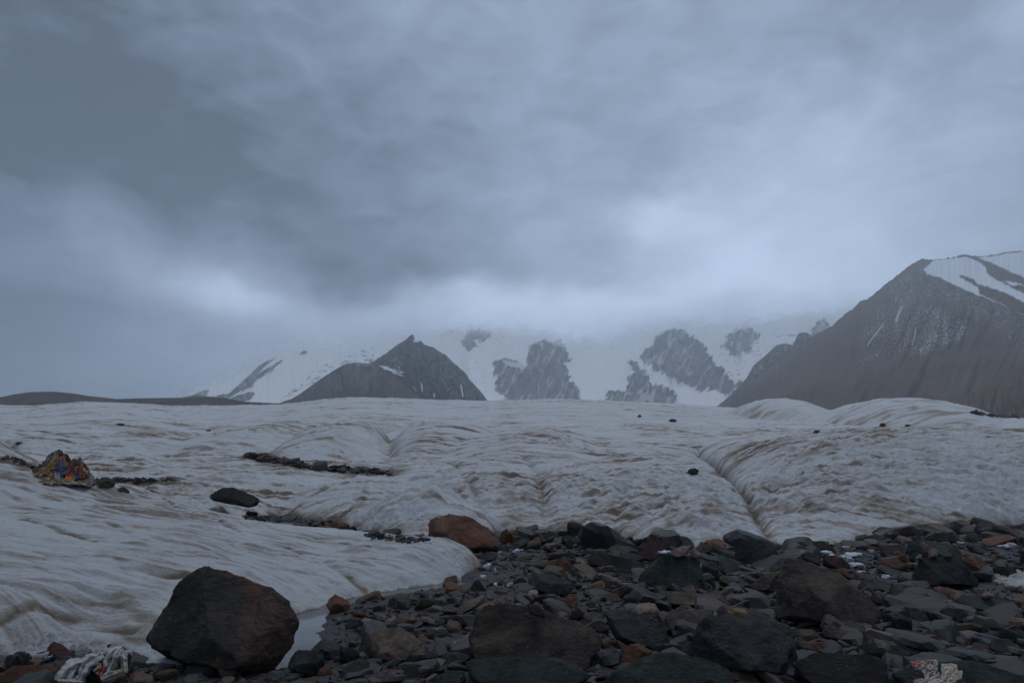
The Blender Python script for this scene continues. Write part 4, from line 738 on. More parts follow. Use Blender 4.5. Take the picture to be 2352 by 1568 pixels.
hand('C56', 'K', 'dark stone sitting on the snow patch at the right edge', [(2228, 535), (2260, 505), (2300, 540), (2282, 564), (2235, 555)])
hand('C57', 'B', 'flat brown rock on the gravel left of the dark green boulder', [(1355, 368), (1370, 310), (1500, 305), (1545, 330), (1535, 385), (1400, 398)], lm='the flat brown rock')
hand('C58', 'R', 'flat rust stone under the ice foot, left of the flat brown rock', [(1248, 333), (1260, 312), (1340, 320), (1335, 345)])
hand('C59', 'P', 'salmon flakes of stone lying by the humped dark rock', [(755, 378), (800, 345), (845, 340), (845, 362), (790, 384)], on='C8', dshift=-.05)
hand('C61', 'B', 'brown stone touching the right slope of the brown pyramid', [(1165, 548), (1190, 500), (1300, 510), (1295, 548)])
hand('C62', 'P', 'salmon stone left of the rust brown block', [(1285, 498), (1320, 465), (1358, 475), (1352, 508)])
hand('B49', 'P', 'salmon stone on the right top of the blocky charcoal boulder', [(2275, 375), (2300, 335), (2360, 310), (2405, 320), (2390, 372), (2300, 395)], on='B14', dshift=-.02)
hand('C60', 'P', 'orange pink stone at the right corner of the blocky charcoal boulder', [(50, 385), (70, 325), (95, 335), (128, 382), (95, 398)], on='B14', dshift=-.04)
hand('C63', 'B', 'grey brown rock in the gravel right of the brown pyramid foot', [(1290, 690), (1310, 620), (1370, 640), (1400, 690), (1440, 720), (1380, 745)])
hand('C64', 'K', 'dark rock at the right edge above the flat tan edge stone', [(2160, 940), (2200, 880), (2330, 890), (2420, 930), (2380, 990), (2200, 985)])
hand('C65', 'B', 'brown slab in front of the flat faced grey rock', [(1700, 910), (1730, 865), (1850, 860), (1900, 890), (1880, 925), (1760, 930)])
hand('C66', 'S', 'grey slab between the tan brown slab and the right edge', [(2090, 1010), (2140, 950), (2260, 960), (2330, 1010), (2260, 1060), (2120, 1050)])
hand('C67', 'G', 'dark green stone on the bottom edge left of the crumpled cloth', [(1330, 1250), (1350, 1180), (1430, 1150), (1480, 1190), (1480, 1250), (1400, 1280)])
hand('C68', 'B', 'brown grey rock between black speckled boulder and dark carrying slab', [(770, 1040), (780, 960), (860, 970), (930, 1020), (880, 1075), (800, 1070)])

# stones on the ice, measured in the whole picture
ON = [('dark slab rock balanced on a pedestal of ice, mid left', 'K', [(478, 1140), (492, 1128), (512, 1119), (535, 1118), (562, 1130), (590, 1140), (600, 1148), (588, 1163), (570, 1166), (545, 1156), (520, 1146), (490, 1150)], 'slab'),
      ('brown block at the right end of the heap of prayer flags', 'B', [(228, 1118), (226, 1105), (232, 1095), (245, 1094), (262, 1101), (263, 1112), (255, 1122)], 0), ('low brown stone just right of the block beside the prayer flags', 'B', [(263, 1129), (275, 1119), (284, 1117), (290, 1123), (299, 1127), (298, 1132), (275, 1132)], 0),
      ('reddish brown rock at the left end of the long debris band', 'O', [(557, 1048), (562, 1040), (575, 1037), (584, 1043), (584, 1051), (568, 1052)], 0), ('long flat dark stone alone on the far left ice', 'K', [(262, 974), (272, 972), (286, 973), (286, 978), (270, 978)], 0),
      ('tiny dark stone on the ice right of the long flat stone', 'K', [(471, 988), (478, 986), (485, 987), (484, 990), (474, 990)], 0), ('small pointed black stone on the central ice below the cliffs', 'K', [(1464, 956), (1469, 951), (1474, 955), (1473, 958), (1465, 958)], 0),
      ('humped black stone right of the pointed one on the central ice', 'K', [(1535, 965), (1542, 961), (1550, 962), (1555, 966), (1553, 969), (1538, 968)], 0), ('dark stone on the ice at the left foot of the large right dome', 'K', [(1867, 993), (1872, 988), (1882, 988), (1884, 992), (1878, 995), (1869, 995)], 0),
      ('reddish upright stone in the hollow below the right skyline dome', 'R', [(2019, 978), (2022, 972), (2028, 970), (2034, 974), (2035, 979), (2022, 980)], 0), ('flat dark stone right of the reddish upright stone below the dome', 'K', [(2076, 977), (2082, 974), (2094, 975), (2096, 979), (2082, 979)], 0),
      ('dark rock lodged at the top of the deep right gully', 'K', [(1578, 1083), (1584, 1076), (1596, 1074), (1606, 1080), (1602, 1090), (1590, 1092)], 0), ('dark flat stone in the fissure at the far left', 'D', [(33, 1018), (40, 1014), (52, 1015), (54, 1019), (42, 1022)], 0),
      ('dark stone at the ice crest by the right edge', 'K', [(2262, 954), (2270, 949), (2282, 950), (2284, 956), (2270, 957)], 0)]
for k, (lb, mt, pl, ex) in enumerate(ON):
    o = hand('I%d' % k, mt, lb, pl, px=True, ice=True, lm=None, amp=.07, dist=16.9 if k == 0 else None, T=.42 if k == 0 else None)
# ------------------------------------------------------------------ ice chunks and snow among the stones
CHUNK, n, b = new_mat("clear_white_ice", .35, .5)
oc = n.add('ShaderNodeTexCoord').outputs['Object']
n.put(b.inputs['Base Color'], n.ramp(n.noise(oc, 9, 4), [(.3, (.30, .31, .33)), (.7, (.52, .53, .55))])); b.inputs['Subsurface Weight'].default_value = .0
bump(n, b, n.noise(oc, 30, 4), .4, .01)
CH_ = [('B', 1092, 378, 32, 32, 'small white ice lump by the foot of the orange brown boulder'), ('B', 1200, 374, 52, 44, 'white double ice lump just right of the leaning slate wedge foot'), ('B', 1245, 352, 22, 20, 'tiny white ice bit right of the double ice lump'),
       ('B', 1005, 480, 60, 50, 'white ice chunk, largest one at the tip of the ice tongue'), ('B', 1062, 500, 16, 44, 'thin upright ice splinter right of the chunk at the tongue tip'), ('B', 985, 550, 50, 44, 'white ice chunk behind the black pyramid'),
       ('B', 1068, 600, 34, 34, 'small ice lump right of the black pyramid'), ('B', 1162, 606, 46, 42, 'round white ice lump in open gravel right of the black pyramid'), ('B', 2225, 372, 80, 30, 'white ice cap on the left top of the blocky charcoal boulder'),
       ('C', 1010, 388, 110, 46, 'long white ice lump at the ice foot right of the pyramid peak'), ('C', 1122, 432, 80, 54, 'white ice lump behind the dark maroon rock'), ('C', 1172, 392, 110, 42, 'wide low ice lump behind the maroon rock, nearer the ice foot'),
       ('C', 1220, 470, 110, 50, 'broken white ice lump right of the dark maroon rock'), ('C', 1410, 550, 66, 46, 'white ice chunk in front of the rust brown block'), ('C', 1240, 506, 60, 22, 'flat ice scrap left of the salmon stone by the rust block'),
       ('C', 1920, 306, 50, 26, 'small white ice scrap behind the dark green boulder'), ('C', 1310, 366, 44, 30, 'ice scrap left of the flat brown rock'), ('C', 2262, 345, 74, 62, 'ice lump in the gravel near the right edge'), ('C', 2200, 330, 30, 26, 'tiny ice bit left of the ice lump at the right edge'), ('C', 1130, 330, 60, 16, 'thin ice crust under the ice foot right of the humped dark rock')]
for k, (zn, cx, by, w_, h_, lb) in enumerate(CH_):
    x0, y0 = ZX[zn] + cx * .33325, 1148.3 + by * .33325
    d = CEN['B14'][1] - .05 if 'ice cap' in lb else float(G(x0, y0)[1])
    wm, hm = w_ * .33325 / F * d, h_ * .33325 / F * d
    bl = []; fl_ = []; rgc = np.random.RandomState(60 + k)
    for q_ in range(4):                        # a chunk is a few knobs frozen together
        v_, f_ = random_rock(500 + k * 5 + q_, .7, 3, .30); s_ = rgc.uniform(.35, .62) if q_ else .7
        v_ = v_ * s_ + np.array([rgc.uniform(-.6, .6), rgc.uniform(-.4, .3), rgc.uniform(-.3, .45) * (q_ > 0) - .1]); fl_.append(f_ + sum(len(z_) for z_ in bl)); bl.append(v_)
    V = np.concatenate(bl); Fc = np.concatenate(fl_); V = V * np.array([wm * .55, max(wm * .45, hm * .4), hm * .62])
    c = P(x0, y0, d); o = place_mesh("ice_chunk", V, Fc, CHUNK, (c[0], c[1] + .02, c[2] + hm * .45), 0); tag(o, lb, 'ice chunk', 'ice chunks among the stones')
KEEP = [(ZX[z_] + x_ * .33325, 1148.3 + (y_ - .4 * h_) * .33325, w_ * .2 + 5, h_ * .2 + 5) for z_, x_, y_, w_, h_, _l in CH_] + [(2285, 1335, 70, 26)]
def hides(q0, q1, r):                        # would a loose stone here stand in front of an ice chunk
    return any(abs(q0 - a) < b_ + r and -.3 * r < q1 - c_ < d_ + 1.4 * r for a, c_, b_, d_ in KEEP)
def snow_lump(name, poly, h, seed):
    xs_, ys_ = [p[0] for p in poly], [p[1] for p in poly]; a, c_ = np.meshgrid(np.linspace(min(xs_) - .2, max(xs_) + .2, 150), np.linspace(min(ys_) - .2, max(ys_) + .2, 150)); x, y = a.ravel(), c_.ravel()
    s_ = sdist(x, y, poly) + .24 * fb2(x * 3.2, y * 3.2, 5, seed, .6) - .02; z = np.where(s_ > 0, h * (1 - np.exp(-np.maximum(s_, 0) / .12)) * (.25 + 3.2 * np.abs(fb2(x * 4.5, y * 4.5, 5, seed + 3, .6))) + .03, -.1)
    V, Fc, at = compact(np.stack([x, y, z], -1), grid_faces(150, 150, s_ > -.05), {'dirt': .28 + .4 * fb2(x * 3, y * 3, 4, seed + 9)}); tag(mesh_np(name, V, Fc, ICE, at), kind='stuff')
snow_lump("snow", [tuple(G(*p)[:2]) for p in zz('C', [(1990, 495), (2060, 520), (2150, 560), (2230, 600), (2400, 615), (2480, 560), (2400, 505), (2200, 495), (2120, 530)])], .06, 31)
snow_lump("snow", [tuple(G(*p)[:2]) for p in zz('A', [(-20, 1010), (0, 1100), (110, 1130), (260, 1110), (330, 1120), (420, 1075), (700, 1060), (800, 1085), (900, 1075), (900, 1040), (700, 1020), (500, 1000), (300, 990)])], .10, 37)

# ------------------------------------------------------------------ loose stones filling the moraine
def lib_mesh(k, flat, sub=3):
    V, Fc = random_rock(700 + k, flat, sub, .11); o = mesh_np("stone", V, Fc, RM['K'], smooth=False); me = o.data; bpy.data.objects.remove(o); return me
LIBM = [lib_mesh(k, f, 3) for k, f in enumerate([.28, .35, .4, .45, .5, .55, .3, .6, .42, .7, .8, .33, .38, .52, .65, .25])]
def in_gravel(x, y, m=0.0):
    return (sdist(x, y, TM) < -.03 - m) & ~((y > 11) & inside(x, y, GLA)) & (sdist(x, y, WATER) < (.07 if m == 0 else -.02 - m))
rg = np.random.RandomState(11); cand = []
FLAT = {'small': 0}
while len(cand) < 12000:
    y = rg.uniform(4.2, 16.2, 4000); x = rg.uniform(-.62, .86, 4000) * y
    ok = in_gravel(x, y, .05); cand += list(zip(x[ok], y[ok]))
CNAME = {'G': 'dark green', 'K': 'charcoal', 'B': 'brown', 'R': 'rust red', 'O': 'orange brown', 'T': 'tan', 'P': 'pale pink', 'D': 'maroon', 'Y': 'ochre', 'S': 'slate grey'}
MIX = 'KKKKKGGGSSSSBBBBBBBOOORRRTTTDPY'
auto = []; used = set(); per = {}
marks = [(pp, o, c, w_, lm, mt) for (pp, o, c, w_, lm, mt) in HAND if lm]
hb = [(min(p[0] for p in pp) - 2, max(p[0] for p in pp) + 2, min(p[1] for p in pp) - 2, max(p[1] for p in pp) + 1, pp) for pp, *_ in HAND]
WANT = 165
for (x, y) in cand:
    if len(auto) >= WANT: break
    big = (.060 + .013 * (y - 4) if len(auto) < 90 else .032 + .010 * (y - 4)) * (1 + .22 * float(ss(x, .3, 2.5)))
    r = big * rg.uniform(.75, 1.5); mt = MIX[rg.randint(len(MIX))]
    q0, q1 = proj(x, y, .3 * r)
    if not (8 < q0 < 2340 and q1 < 1560): continue
    if hides(q0, q1, r / y * F): continue
    if any(a <= q0 <= b_ and c_ <= q1 <= d_ and inside(np.array([q0]), np.array([q1]), pp)[0] for a, b_, c_, d_, pp in hb): continue
    if any((x - a) ** 2 + (y - b_) ** 2 < (.8 * (r + r2)) ** 2 for a, b_, r2 in auto): continue
    # a label from its look and the nearest describable neighbours
    k = rg.randint(len(LIBM)); fl = 'flat' if k in (0, 1, 6, 11, 12, 15) else 'chunky' if k in (7, 9, 10, 14) else 'angular'
    lab = None
    near = sorted(marks, key=lambda m_: (m_[2][0] - x) ** 2 + (1.3 * (m_[2][1] - y)) ** 2)[:5]
    for m_ in near:
        dx, dy = x - m_[2][0], y - m_[2][1]; dist = math.hypot(dx, dy) - m_[3] * .5
        rel = ('to the right of' if dx > 0 else 'to the left of') if abs(dx) > abs(dy) * .9 else ('behind' if dy > 0 else 'in front of')
        how = 'just ' if dist < .22 else 'a little way ' if dist < .6 else 'well '
        for szw in (['small'] if r < big * 1.1 else ['fist sized']):
            t_ = '%s %s %s stone %s%s %s' % (szw, fl, CNAME[mt], how, rel, m_[4])
            if t_ not in used and len(t_.split()) <= 16: lab = t_; break
        if lab: break
    if not lab: continue
    used.add(lab); auto.append((x, y, r))
    o = bpy.data.objects.new('stone', LIBM[k]); link(o); o.material_slots[0].link = 'OBJECT'; o.material_slots[0].material = RM[mt]
    o.location = (x, y, float(ground_z(np.array([x]), np.array([y]))[0]) + r * .16); o.rotation_euler = (rg.uniform(-.35, .35), rg.uniform(-.35, .35), rg.uniform(0, 6.3)); f = rg.uniform(.7, 1.35); o.scale = (r * f, r / f ** .5, r * rg.uniform(.7, 1.2))
    tag(o, lab, 'stone', 'loose stones of the moraine')

PEB, n, b = new_mat("mixed_pebbles", .66, .4)
pos = n.add('ShaderNodeNewGeometry').outputs['Position']; cc = attr(n, 'tint', 'Color')
n.put(b.inputs['Base Color'], n.mix(n.m('MULTIPLY', n.sstep(n.noise(pos, 60, 5, .7), .42, .62), .55), cc, n.mix(.7, cc, (.02, .02, .022, 1)))); bump(n, b, n.noise(pos, 120, 4), .5, .006)
PAL = np.array([(.034, .036, .040), (.030, .038, .037), (.055, .058, .062), (.075, .060, .052), (.10, .078, .066), (.11, .052, .034), (.13, .065, .042), (.15, .115, .09), (.28, .19, .16), (.075, .034, .032), (.045, .042, .042), (.025, .025, .028)])
PW = np.array([5, 5, 5, 5, 3, 1.6, 1.0, 1.6, .5, .8, 4, 5]); PW = PW / PW.sum()
def pebbles(name, x, y, z, r, seed, sub=2):
    rg = np.random.RandomState(seed); bases = [random_rock(900 + k, f, sub, .10) for k, f in enumerate([.3, .4, .5, .6, .35, .75, .45, .28])]
    VV, FF, CC = [], [], []; off = 0; which = rg.randint(0, len(bases), len(x))
    for k, (bv, bf) in enumerate(bases):
        i = np.where(which == k)[0]; m_ = len(i)
        if not m_: continue
        th = rg.uniform(0, 6.28, m_); f = rg.uniform(.7, 1.4, m_); c, s_ = np.cos(th), np.sin(th); tl = rg.uniform(-.35, .35, (m_, 2))
        b3 = bv[None] * np.stack([r[i] * f, r[i] / np.sqrt(f), r[i] * rg.uniform(.7, 1.2, m_)], -1)[:, None]
        X = b3[..., 0] * c[:, None] - b3[..., 1] * s_[:, None]; Y = b3[..., 0] * s_[:, None] + b3[..., 1] * c[:, None]; Z = b3[..., 2] + X * tl[:, :1] + Y * tl[:, 1:]
        V = np.stack([X + x[i, None], Y + y[i, None], Z + z[i, None] + .12 * r[i, None]], -1)
        VV.append(V.reshape(-1, 3)); FF.append((bf[None] + (np.arange(m_) * len(bv))[:, None, None] + off).reshape(-1, 3)); off += m_ * len(bv)
        CC.append(np.repeat(PAL[rg.choice(len(PAL), m_, p=PW)] * rg.uniform(.65, 1.35, (m_, 1)), len(bv), 0))
    return mesh_np(name, np.concatenate(VV), np.concatenate(FF), PEB, {'tint': np.concatenate(CC) * .52}, smooth=False)
rg = np.random.RandomState(23); u = rg.uniform(0, 1, 60000); yy = 4.0 * np.exp(u ** .9 * math.log(17.5 / 4.0)); xx = rg.uniform(-.75, .95, 60000) * yy
ok = in_gravel(xx, yy); xx, yy = xx[ok][:13000], yy[ok][:13000]
rr = (.006 + .0022 * yy) * np.exp(rg.randn(len(xx)) * .50); rr = np.minimum(rr, .075)
shore = np.abs(sdist(xx, yy, WATER)); rr = rr * (.35 + .65 * ss(shore, .05, .9)) * np.where(sdist(xx, yy, WATER) > -.05, .7, 1)
tag(pebbles("gravel", xx, yy, ground_z(xx, yy), rr, 5), kind='stuff')
# slabs and shards between: the medium size of rubble, past what one could count
ok2 = rg.permutation(len(xx))[:2300]; xm, ym = xx[ok2] + .05, yy[ok2]; keep_ = in_gravel(xm, ym, .1); xm, ym = xm[keep_], ym[keep_]
rm = np.minimum(.024 + .0066 * ym, .12) * (.85 + .5 * ss(xm, .2, 2.5)) * np.exp(rg.randn(len(xm)) * .52) * (.4 + .6 * ss(np.abs(sdist(xm, ym, WATER)), .1, .9))
hk = np.array([not hides(*proj(a, b_, .02), c_ / b_ * F * .8) for a, b_, c_ in zip(xm, ym, rm)]); xm, ym, rm = xm[hk], ym[hk], rm[hk]
tag(pebbles("rubble", xm, ym, ground_z(xm, ym) + .005, rm, 6, 3), kind='stuff')

# debris bands on the ice
def band(pl, cnt, spread, nbig, lb, grp, seed, rb):
    rg = np.random.RandomState(seed); seg = np.array(pl, float); t = rg.uniform(0, len(seg) - 1, cnt); i = t.astype(int); f = (t - i)[:, None]
    p = seg[i] * (1 - f) + seg[i + 1] * f + rg.uniform(-1, 1, (cnt, 2)) * np.array([6, spread]); Q = np.array([hit(a, c_) for a, c_ in p])
    r = rb * np.exp(rg.randn(cnt) * .5) * Q[:, 1] / 25
    for j in range(nbig):
        k = rg.randint(len(LIBM)); o = bpy.data.objects.new('stone', LIBM[k]); link(o); o.material_slots[0].link = 'OBJECT'; o.material_slots[0].material = RM['KGBSKK'[rg.randint(6)]]
        R_ = r[j] * 1.25; o.location = (Q[j, 0], Q[j, 1], Q[j, 2] + R_ * .2); o.rotation_euler = (0, rg.uniform(-.2, .2), rg.uniform(0, 6)); o.scale = (R_, R_, R_); tag(o, lb, 'stone', grp)
    return Q[nbig:], r[nbig:]
BQ = [band([(575, 1050), (610, 1056), (660, 1063), (700, 1071), (760, 1077), (820, 1082), (895, 1085)], 330, 4.5, 16, 'small dark stone in the long debris band across the mid glacier', 'stones of the long debris band', 41, .09),
      band([(565, 1188), (600, 1190), (640, 1192), (690, 1196), (730, 1202), (765, 1205)], 200, 4.5, 8, 'dark stone in the trough behind the near ice tongue', 'stones in the trough behind the tongue', 42, .075),
      band([(845, 1230), (880, 1234), (930, 1240), (985, 1243)], 120, 5, 6, 'brown or dark stone in the gap left of the orange brown boulder', 'stones in the gap left of the orange boulder', 43, .07),
      band([(268, 1104), (300, 1105), (345, 1104), (400, 1100)], 70, 2.5, 3, 'dark stone at the ice foot right of the prayer flags', 'stones at the ice foot by the flags', 44, .07),
      band([(5, 1050), (50, 1062), (90, 1080)], 60, 3, 3, 'dark stone in the crack left of the prayer flags', 'stones in the crack left of the flags', 45, .07),
      band([(2235, 948), (2260, 953), (2300, 957), (2345, 960)], 60, 2, 3, 'tiny dark stone along the ice crest at the right edge', 'stones on the right ice crest', 46, .05)]
Q = np.concatenate([b_[0] for b_ in BQ]); r_ = np.concatenate([b_[1] for b_ in BQ])
tag(pebbles("debris", Q[:, 0], Q[:, 1], Q[:, 2], r_, 8), kind='stuff')

# silt washed along the bands darkens the ice they lie on
def stain_ice(o, lines):
    me = o.data; n_ = len(me.vertices); co = np.empty(n_ * 3, np.float32); me.vertices.foreach_get('co', co); co = co.reshape(-1, 3); at = me.attributes['dirt'].data; v = np.empty(n_, np.float32); at.foreach_get('value', v)
    m = co[:, 1] < 75; X, Y = co[m, 0], co[m, 1]; add = np.zeros(m.sum(), np.float32)
    for pts, wid in lines: add = np.maximum(add, 1.1 * np.exp(-np.minimum((polydist(X + .15 * fb2(X * 2, Y * 2, 3, 9), Y + .25 * fb2(X * 2, Y * 2, 3, 10), pts)[0] / wid) ** 2, 30)))
    v[m] += add; at.foreach_set('value', v)
LN = []
for pl, wid in (([(575, 1052), (610, 1057), (660, 1064), (700, 1072), (760, 1078), (820, 1083), (895, 1086)], .55), ([(565, 1189), (640, 1193), (700, 1198), (765, 1206)], .30), ([(845, 1231), (930, 1241), (985, 1244)], .30), ([(268, 1105), (345, 1105), (400, 1101)], .22), ([(5, 1051), (50, 1063), (90, 1081)], .22)):
    LN.append(([tuple(hit(*p)[:2]) for p in pl], wid))
stain_ice(glacier, LN); stain_ice(tongue, LN[3:])

# ------------------------------------------------------------------ prayer flags and cloths
def cloth_mat(name, c, dirty=.35, prints=None):
    m, n, b = new_mat(name, .85, .15); b.inputs['Sheen Weight'].default_value = .2
    oc = n.add('ShaderNodeNewGeometry').outputs['Position']
    base = n.mix(n.m('MULTIPLY', n.sstep(n.noise(oc, 9, 5, .65), .4, .7), dirty), c + (1,), (.10, .08, .065, 1))
    if prints:
        for k, (pc, sc_, th) in enumerate(prints):
            v = n.add('ShaderNodeVectorMath', operation='ADD'); n.put(v.inputs[0], oc); v.inputs[1].default_value = (k * 7.1, k * 3.3, k * 5.7)
            base = n.mix(n.sstep(n.noise(v.outputs[0], sc_, 3, .5, .5), th, th + .03), base, pc + (1,))
    n.put(b.inputs['Base Color'], base); bump(n, b, n.noise(oc, 140, 3), .3, .003); return m
CM = {'blue': cloth_mat("blue_cloth", (.014, .048, .11)), 'yellow': cloth_mat("yellow_cloth", (.22, .125, .022)), 'red': cloth_mat("red_cloth", (.18, .028, .024)), 'green': cloth_mat("green_cloth", (.018, .075, .036)),
      'white': cloth_mat("white_cloth", (.26, .25, .25), .6, [((.12, .12, .13), 40, .60)]), 'orange': cloth_mat("orange_cloth", (.45, .13, .03)), 'print': cloth_mat("printed_cloth", (.07, .05, .04), .4, [((.30, .05, .04), 14, .58), ((.05, .13, .08), 16, .60), ((.40, .26, .05), 18, .60), ((.40, .38, .36), 22, .62)]),
      'scarf': cloth_mat("white_printed_scarf", (.38, .36, .34), .5, [((.40, .10, .05), 7, .60), ((.04, .12, .10), 8, .63), ((.45, .25, .12), 6, .62)])}
def sheet(name, rows, mat, parent, thick=.006):
    """rows: (n, m, 3) points of a cloth surface; closed with a little thickness"""
    r = np.asarray(rows, float); nr, nc = r.shape[:2]
    du = np.gradient(r, axis=0); dv_ = np.gradient(r, axis=1); nn = np.cross(du, dv_); nn /= np.linalg.norm(nn, axis=2, keepdims=True) + 1e-9
    V = np.concatenate([(r + nn * thick / 2).reshape(-1, 3), (r - nn * thick / 2).reshape(-1, 3)]); f = grid_faces(nr, nc); N_ = nr * nc; g = f[:, ::-1] + N_
    i = np.arange(N_).reshape(nr, nc); bd = np.concatenate([i[0, :-1], i[:-1, -1], i[-1, :0:-1], i[:0:-1, 0]]); b2 = np.roll(bd, -1)
    return mesh_np(name, V, np.concatenate([f, g, np.stack([b2, bd, bd + N_, b2 + N_], -1)]), mat, parent=parent)
def empty(name, loc): o = bpy.data.objects.new(name, None); o.empty_display_size = .1; o.location = loc; return link(o)
# the heap: two humps of flags draped over a cairn
hp = hit(150, 1106); HD = hp[1] + .35
def fp(px, py, d): return P(px, py, d)
pile = empty("prayer_flags", tuple(P(145, 1112, HD))); tag(pile, 'heap of faded blue, yellow, red and green prayer flags draped in two humps', 'prayer flags')
pl0 = np.array(pile.location)
sx_ = HD / F
HUMPS = [(126, 1039, 50, 1.7), (172, 1054, 31, 1.9)]           # px of the top, half width at the base
zb_ = float(P(145, 1112, HD)[2])
def heap(x, y):                                                  # x, y in metres from the heap's middle
    z = 0 * x - .05
    for (px, py, hw, pw) in HUMPS:
        X0 = (px - 145) * sx_; h = float(P(px, py, HD)[2]) - zb_; q = np.sqrt(((x - X0) / (hw * sx_)) ** 2 + (y / (hw * sx_ * .9)) ** 2)
        z = smax(z, h * np.exp(-1.3 * q ** pw), .05)
    return np.maximum(smax(z, .16 * (1 - ((x + .05) / (62 * sx_)) ** 2 - (y / .45) ** 2), .05), -.05)
g_ = np.linspace(-.72, .75, 90); a_, c_ = np.meshgrid(g_, np.linspace(-.55, .55, 70)); z_ = heap(a_.ravel(), c_.ravel()) + .06 * fb2(a_.ravel() * 9, c_.ravel() * 9, 4, 71)
V, Fc, _ = compact(np.stack([a_.ravel(), c_.ravel(), z_], -1), grid_faces(70, 90, z_ > -.03), {}); core = mesh_np("cairn_cover", V, Fc, CM['print'], parent=pile)
def drape(colr, x0, y0, x1, y1, wd0, wd1, seed, off=.02):
    t = np.linspace(0, 1, 26)[:, None]; s_ = np.linspace(-1, 1, 14)[None]; dx, dy = x1 - x0, y1 - y0; L = math.hypot(dx, dy) + 1e-6
    wd_ = (wd0 + (wd1 - wd0) * t) * (1 + .25 * fb2(t * 3, t * 0 + seed, 2, seed)); x = x0 + dx * t - dy / L * wd_ * s_ + .02 * fb2(t * 4 + 0 * s_, s_ * 2 + seed, 3, seed + 2); y = y0 + dy * t + dx / L * wd_ * s_
    z = heap(x.ravel(), y.ravel()).reshape(x.shape) + off + .022 * np.sin(s_ * 5 + seed + 2 * t) * (1 - .3 * t) + .10 * fb2(x * 8 + seed, y * 8, 4, seed)
    sheet("flag", np.stack([x, y, z], -1), CM[colr], pile)
k = sx_
for j, (c, a, b_, a2, b2, w0, w1) in enumerate([('blue', -22, 6, -38, -14, 6, 7), ('blue', -14, -2, -22, -22, 4, 7), ('print', -8, 0, -30, -26, 5, 8), ('blue', -2, -8, 8, -30, 4, 8), ('white', -14, -16, -24, -38, 3, 6), ('yellow', -4, -14, -20, -40, 4, 6), ('yellow', 14, -14, -34, -44, 4, 5),
                             ('red', -10, 4, 14, 8, 3, 6), ('red', -50, -18, -42, -30, 5, 7), ('blue', -44, -12, -36, -22, 6, 6), ('green', 22, 2, 18, -16, 4, 6), ('green', 28, 4, 34, -12, 4, 5), ('red', 26, -6, 28, -34, 2.5, 8), ('blue', 20, -12, 14, -36, 4, 8), ('orange', 30, -28, 38, -44, 5, 7), ('yellow', 34, -26, 44, -46, 4, 8),
                             ('print', 34, 0, 58, -10, 6, 9), ('print', 30, 6, 50, 14, 6, 9), ('green', -60, -10, -50, -22, 6, 8), ('yellow', -26, -36, -6, -46, 4, 5), ('white', 8, -38, 20, -48, 5, 6), ('print', -30, 10, -50, 0, 8, 9), ('green', -8, 10, 6, 20, 8, 9), ('red', 40, -10, 52, -24, 3, 5), ('blue', 44, -20, 50, -34, 3, 4), ('orange', -4, -2, 2, -18, 3, 4)]):
    drape(c, a * k, b_ * k, a2 * k, b2 * k, w0 * k, w1 * k, 60 + j, .018 + .004 * (j % 5))
# scarf tied to the heap's right end
sc2 = empty("scarf", tuple(P(215, 1112, HD - .25))); tag(sc2, 'white and green cloth bundle between the prayer flags and brown block', 'scarf'); b0 = np.array(sc2.location)
def bundle(colr, px0, px1, top, bot, seed, nm, parent, d, base):
    u_ = np.linspace(0, 1, 22)[:, None]; v_ = np.linspace(0, 1, 18)[None]; px = px0 + (px1 - px0) * u_ + 2 * fb2(v_ * 3 + 0 * u_, u_ * 3 + seed, 2, seed); py = bot + (top - bot) * np.sin(np.pi * np.clip(u_, .05, .95)) ** .5 * (v_ ** .9)
    dd = d - .10 * np.sin(np.pi * u_) * (1 - v_) + .025 * np.sin(u_ * 16 + seed) + 0 * v_
    sheet(nm, P(px.ravel(), py.ravel(), dd.ravel()).reshape(22, 18, 3) - base, CM[colr], parent)
bundle('white', 197, 221, 1092, 1118, 3, "cloth", sc2, HD - .28, b0); bundle('green', 216, 231, 1096, 1117, 5, "cloth", sc2, HD - .24, b0); bundle('green', 200, 216, 1088, 1098, 8, "cloth", sc2, HD - .20, b0)

def ribbon(parent, base, pts, wpx, mat, seed, nm="fold", fold=.012):
    """a strip of cloth through picture points (px, py, distance), hanging over what lies under it"""
    p = np.array(pts, float); t = np.linspace(0, len(p) - 1, 40); q = np.stack([np.interp(t, np.arange(len(p)), p[:, i]) for i in range(3)], -1)
    kk_ = np.ones(7) / 7; q = np.stack([np.convolve(np.pad(q[:, i], 3, 'edge'), kk_, 'valid') for i in range(3)], -1)
    tg = np.gradient(q[:, :2], axis=0); tg /= np.linalg.norm(tg, axis=1, keepdims=True) + 1e-9; s_ = np.linspace(-1, 1, 16)
    ww = 1.55 * wpx * (.75 + .5 * fb2(t * .9, t * 0 + seed, 3, seed))[:, None]
    px = q[:, :1] - tg[:, 1:] * ww * s_ ; py = q[:, 1:2] + tg[:, :1] * ww * s_ + 1.2 * fb2(px * .12, py * .12 if False else px * 0 + seed, 3, seed)
    d = q[:, 2:] + fold * 4.0 * fb2(s_[None] * 1.7 + seed + 0 * t[:, None], t[:, None] * .16 + s_[None] * .3, 3, seed + 6, .5) + .05 * (np.abs(s_[None]) ** 2) + .02 * fb2(px * .08, py * .08, 3, seed + 4)
    sheet(nm, P(px.ravel(), py.ravel(), d.ravel()).reshape(40, 16, 3) - base, mat, parent, .004)
def zs(l): return [(x * .14648, 1406.8 + y * .14648, d) for x, y, d in l]
sb = G(230, 1560); scarf = empty("scarf", tuple(sb)); tag(scarf, 'crumpled white printed scarf draped over stones at lower left', 'scarf')
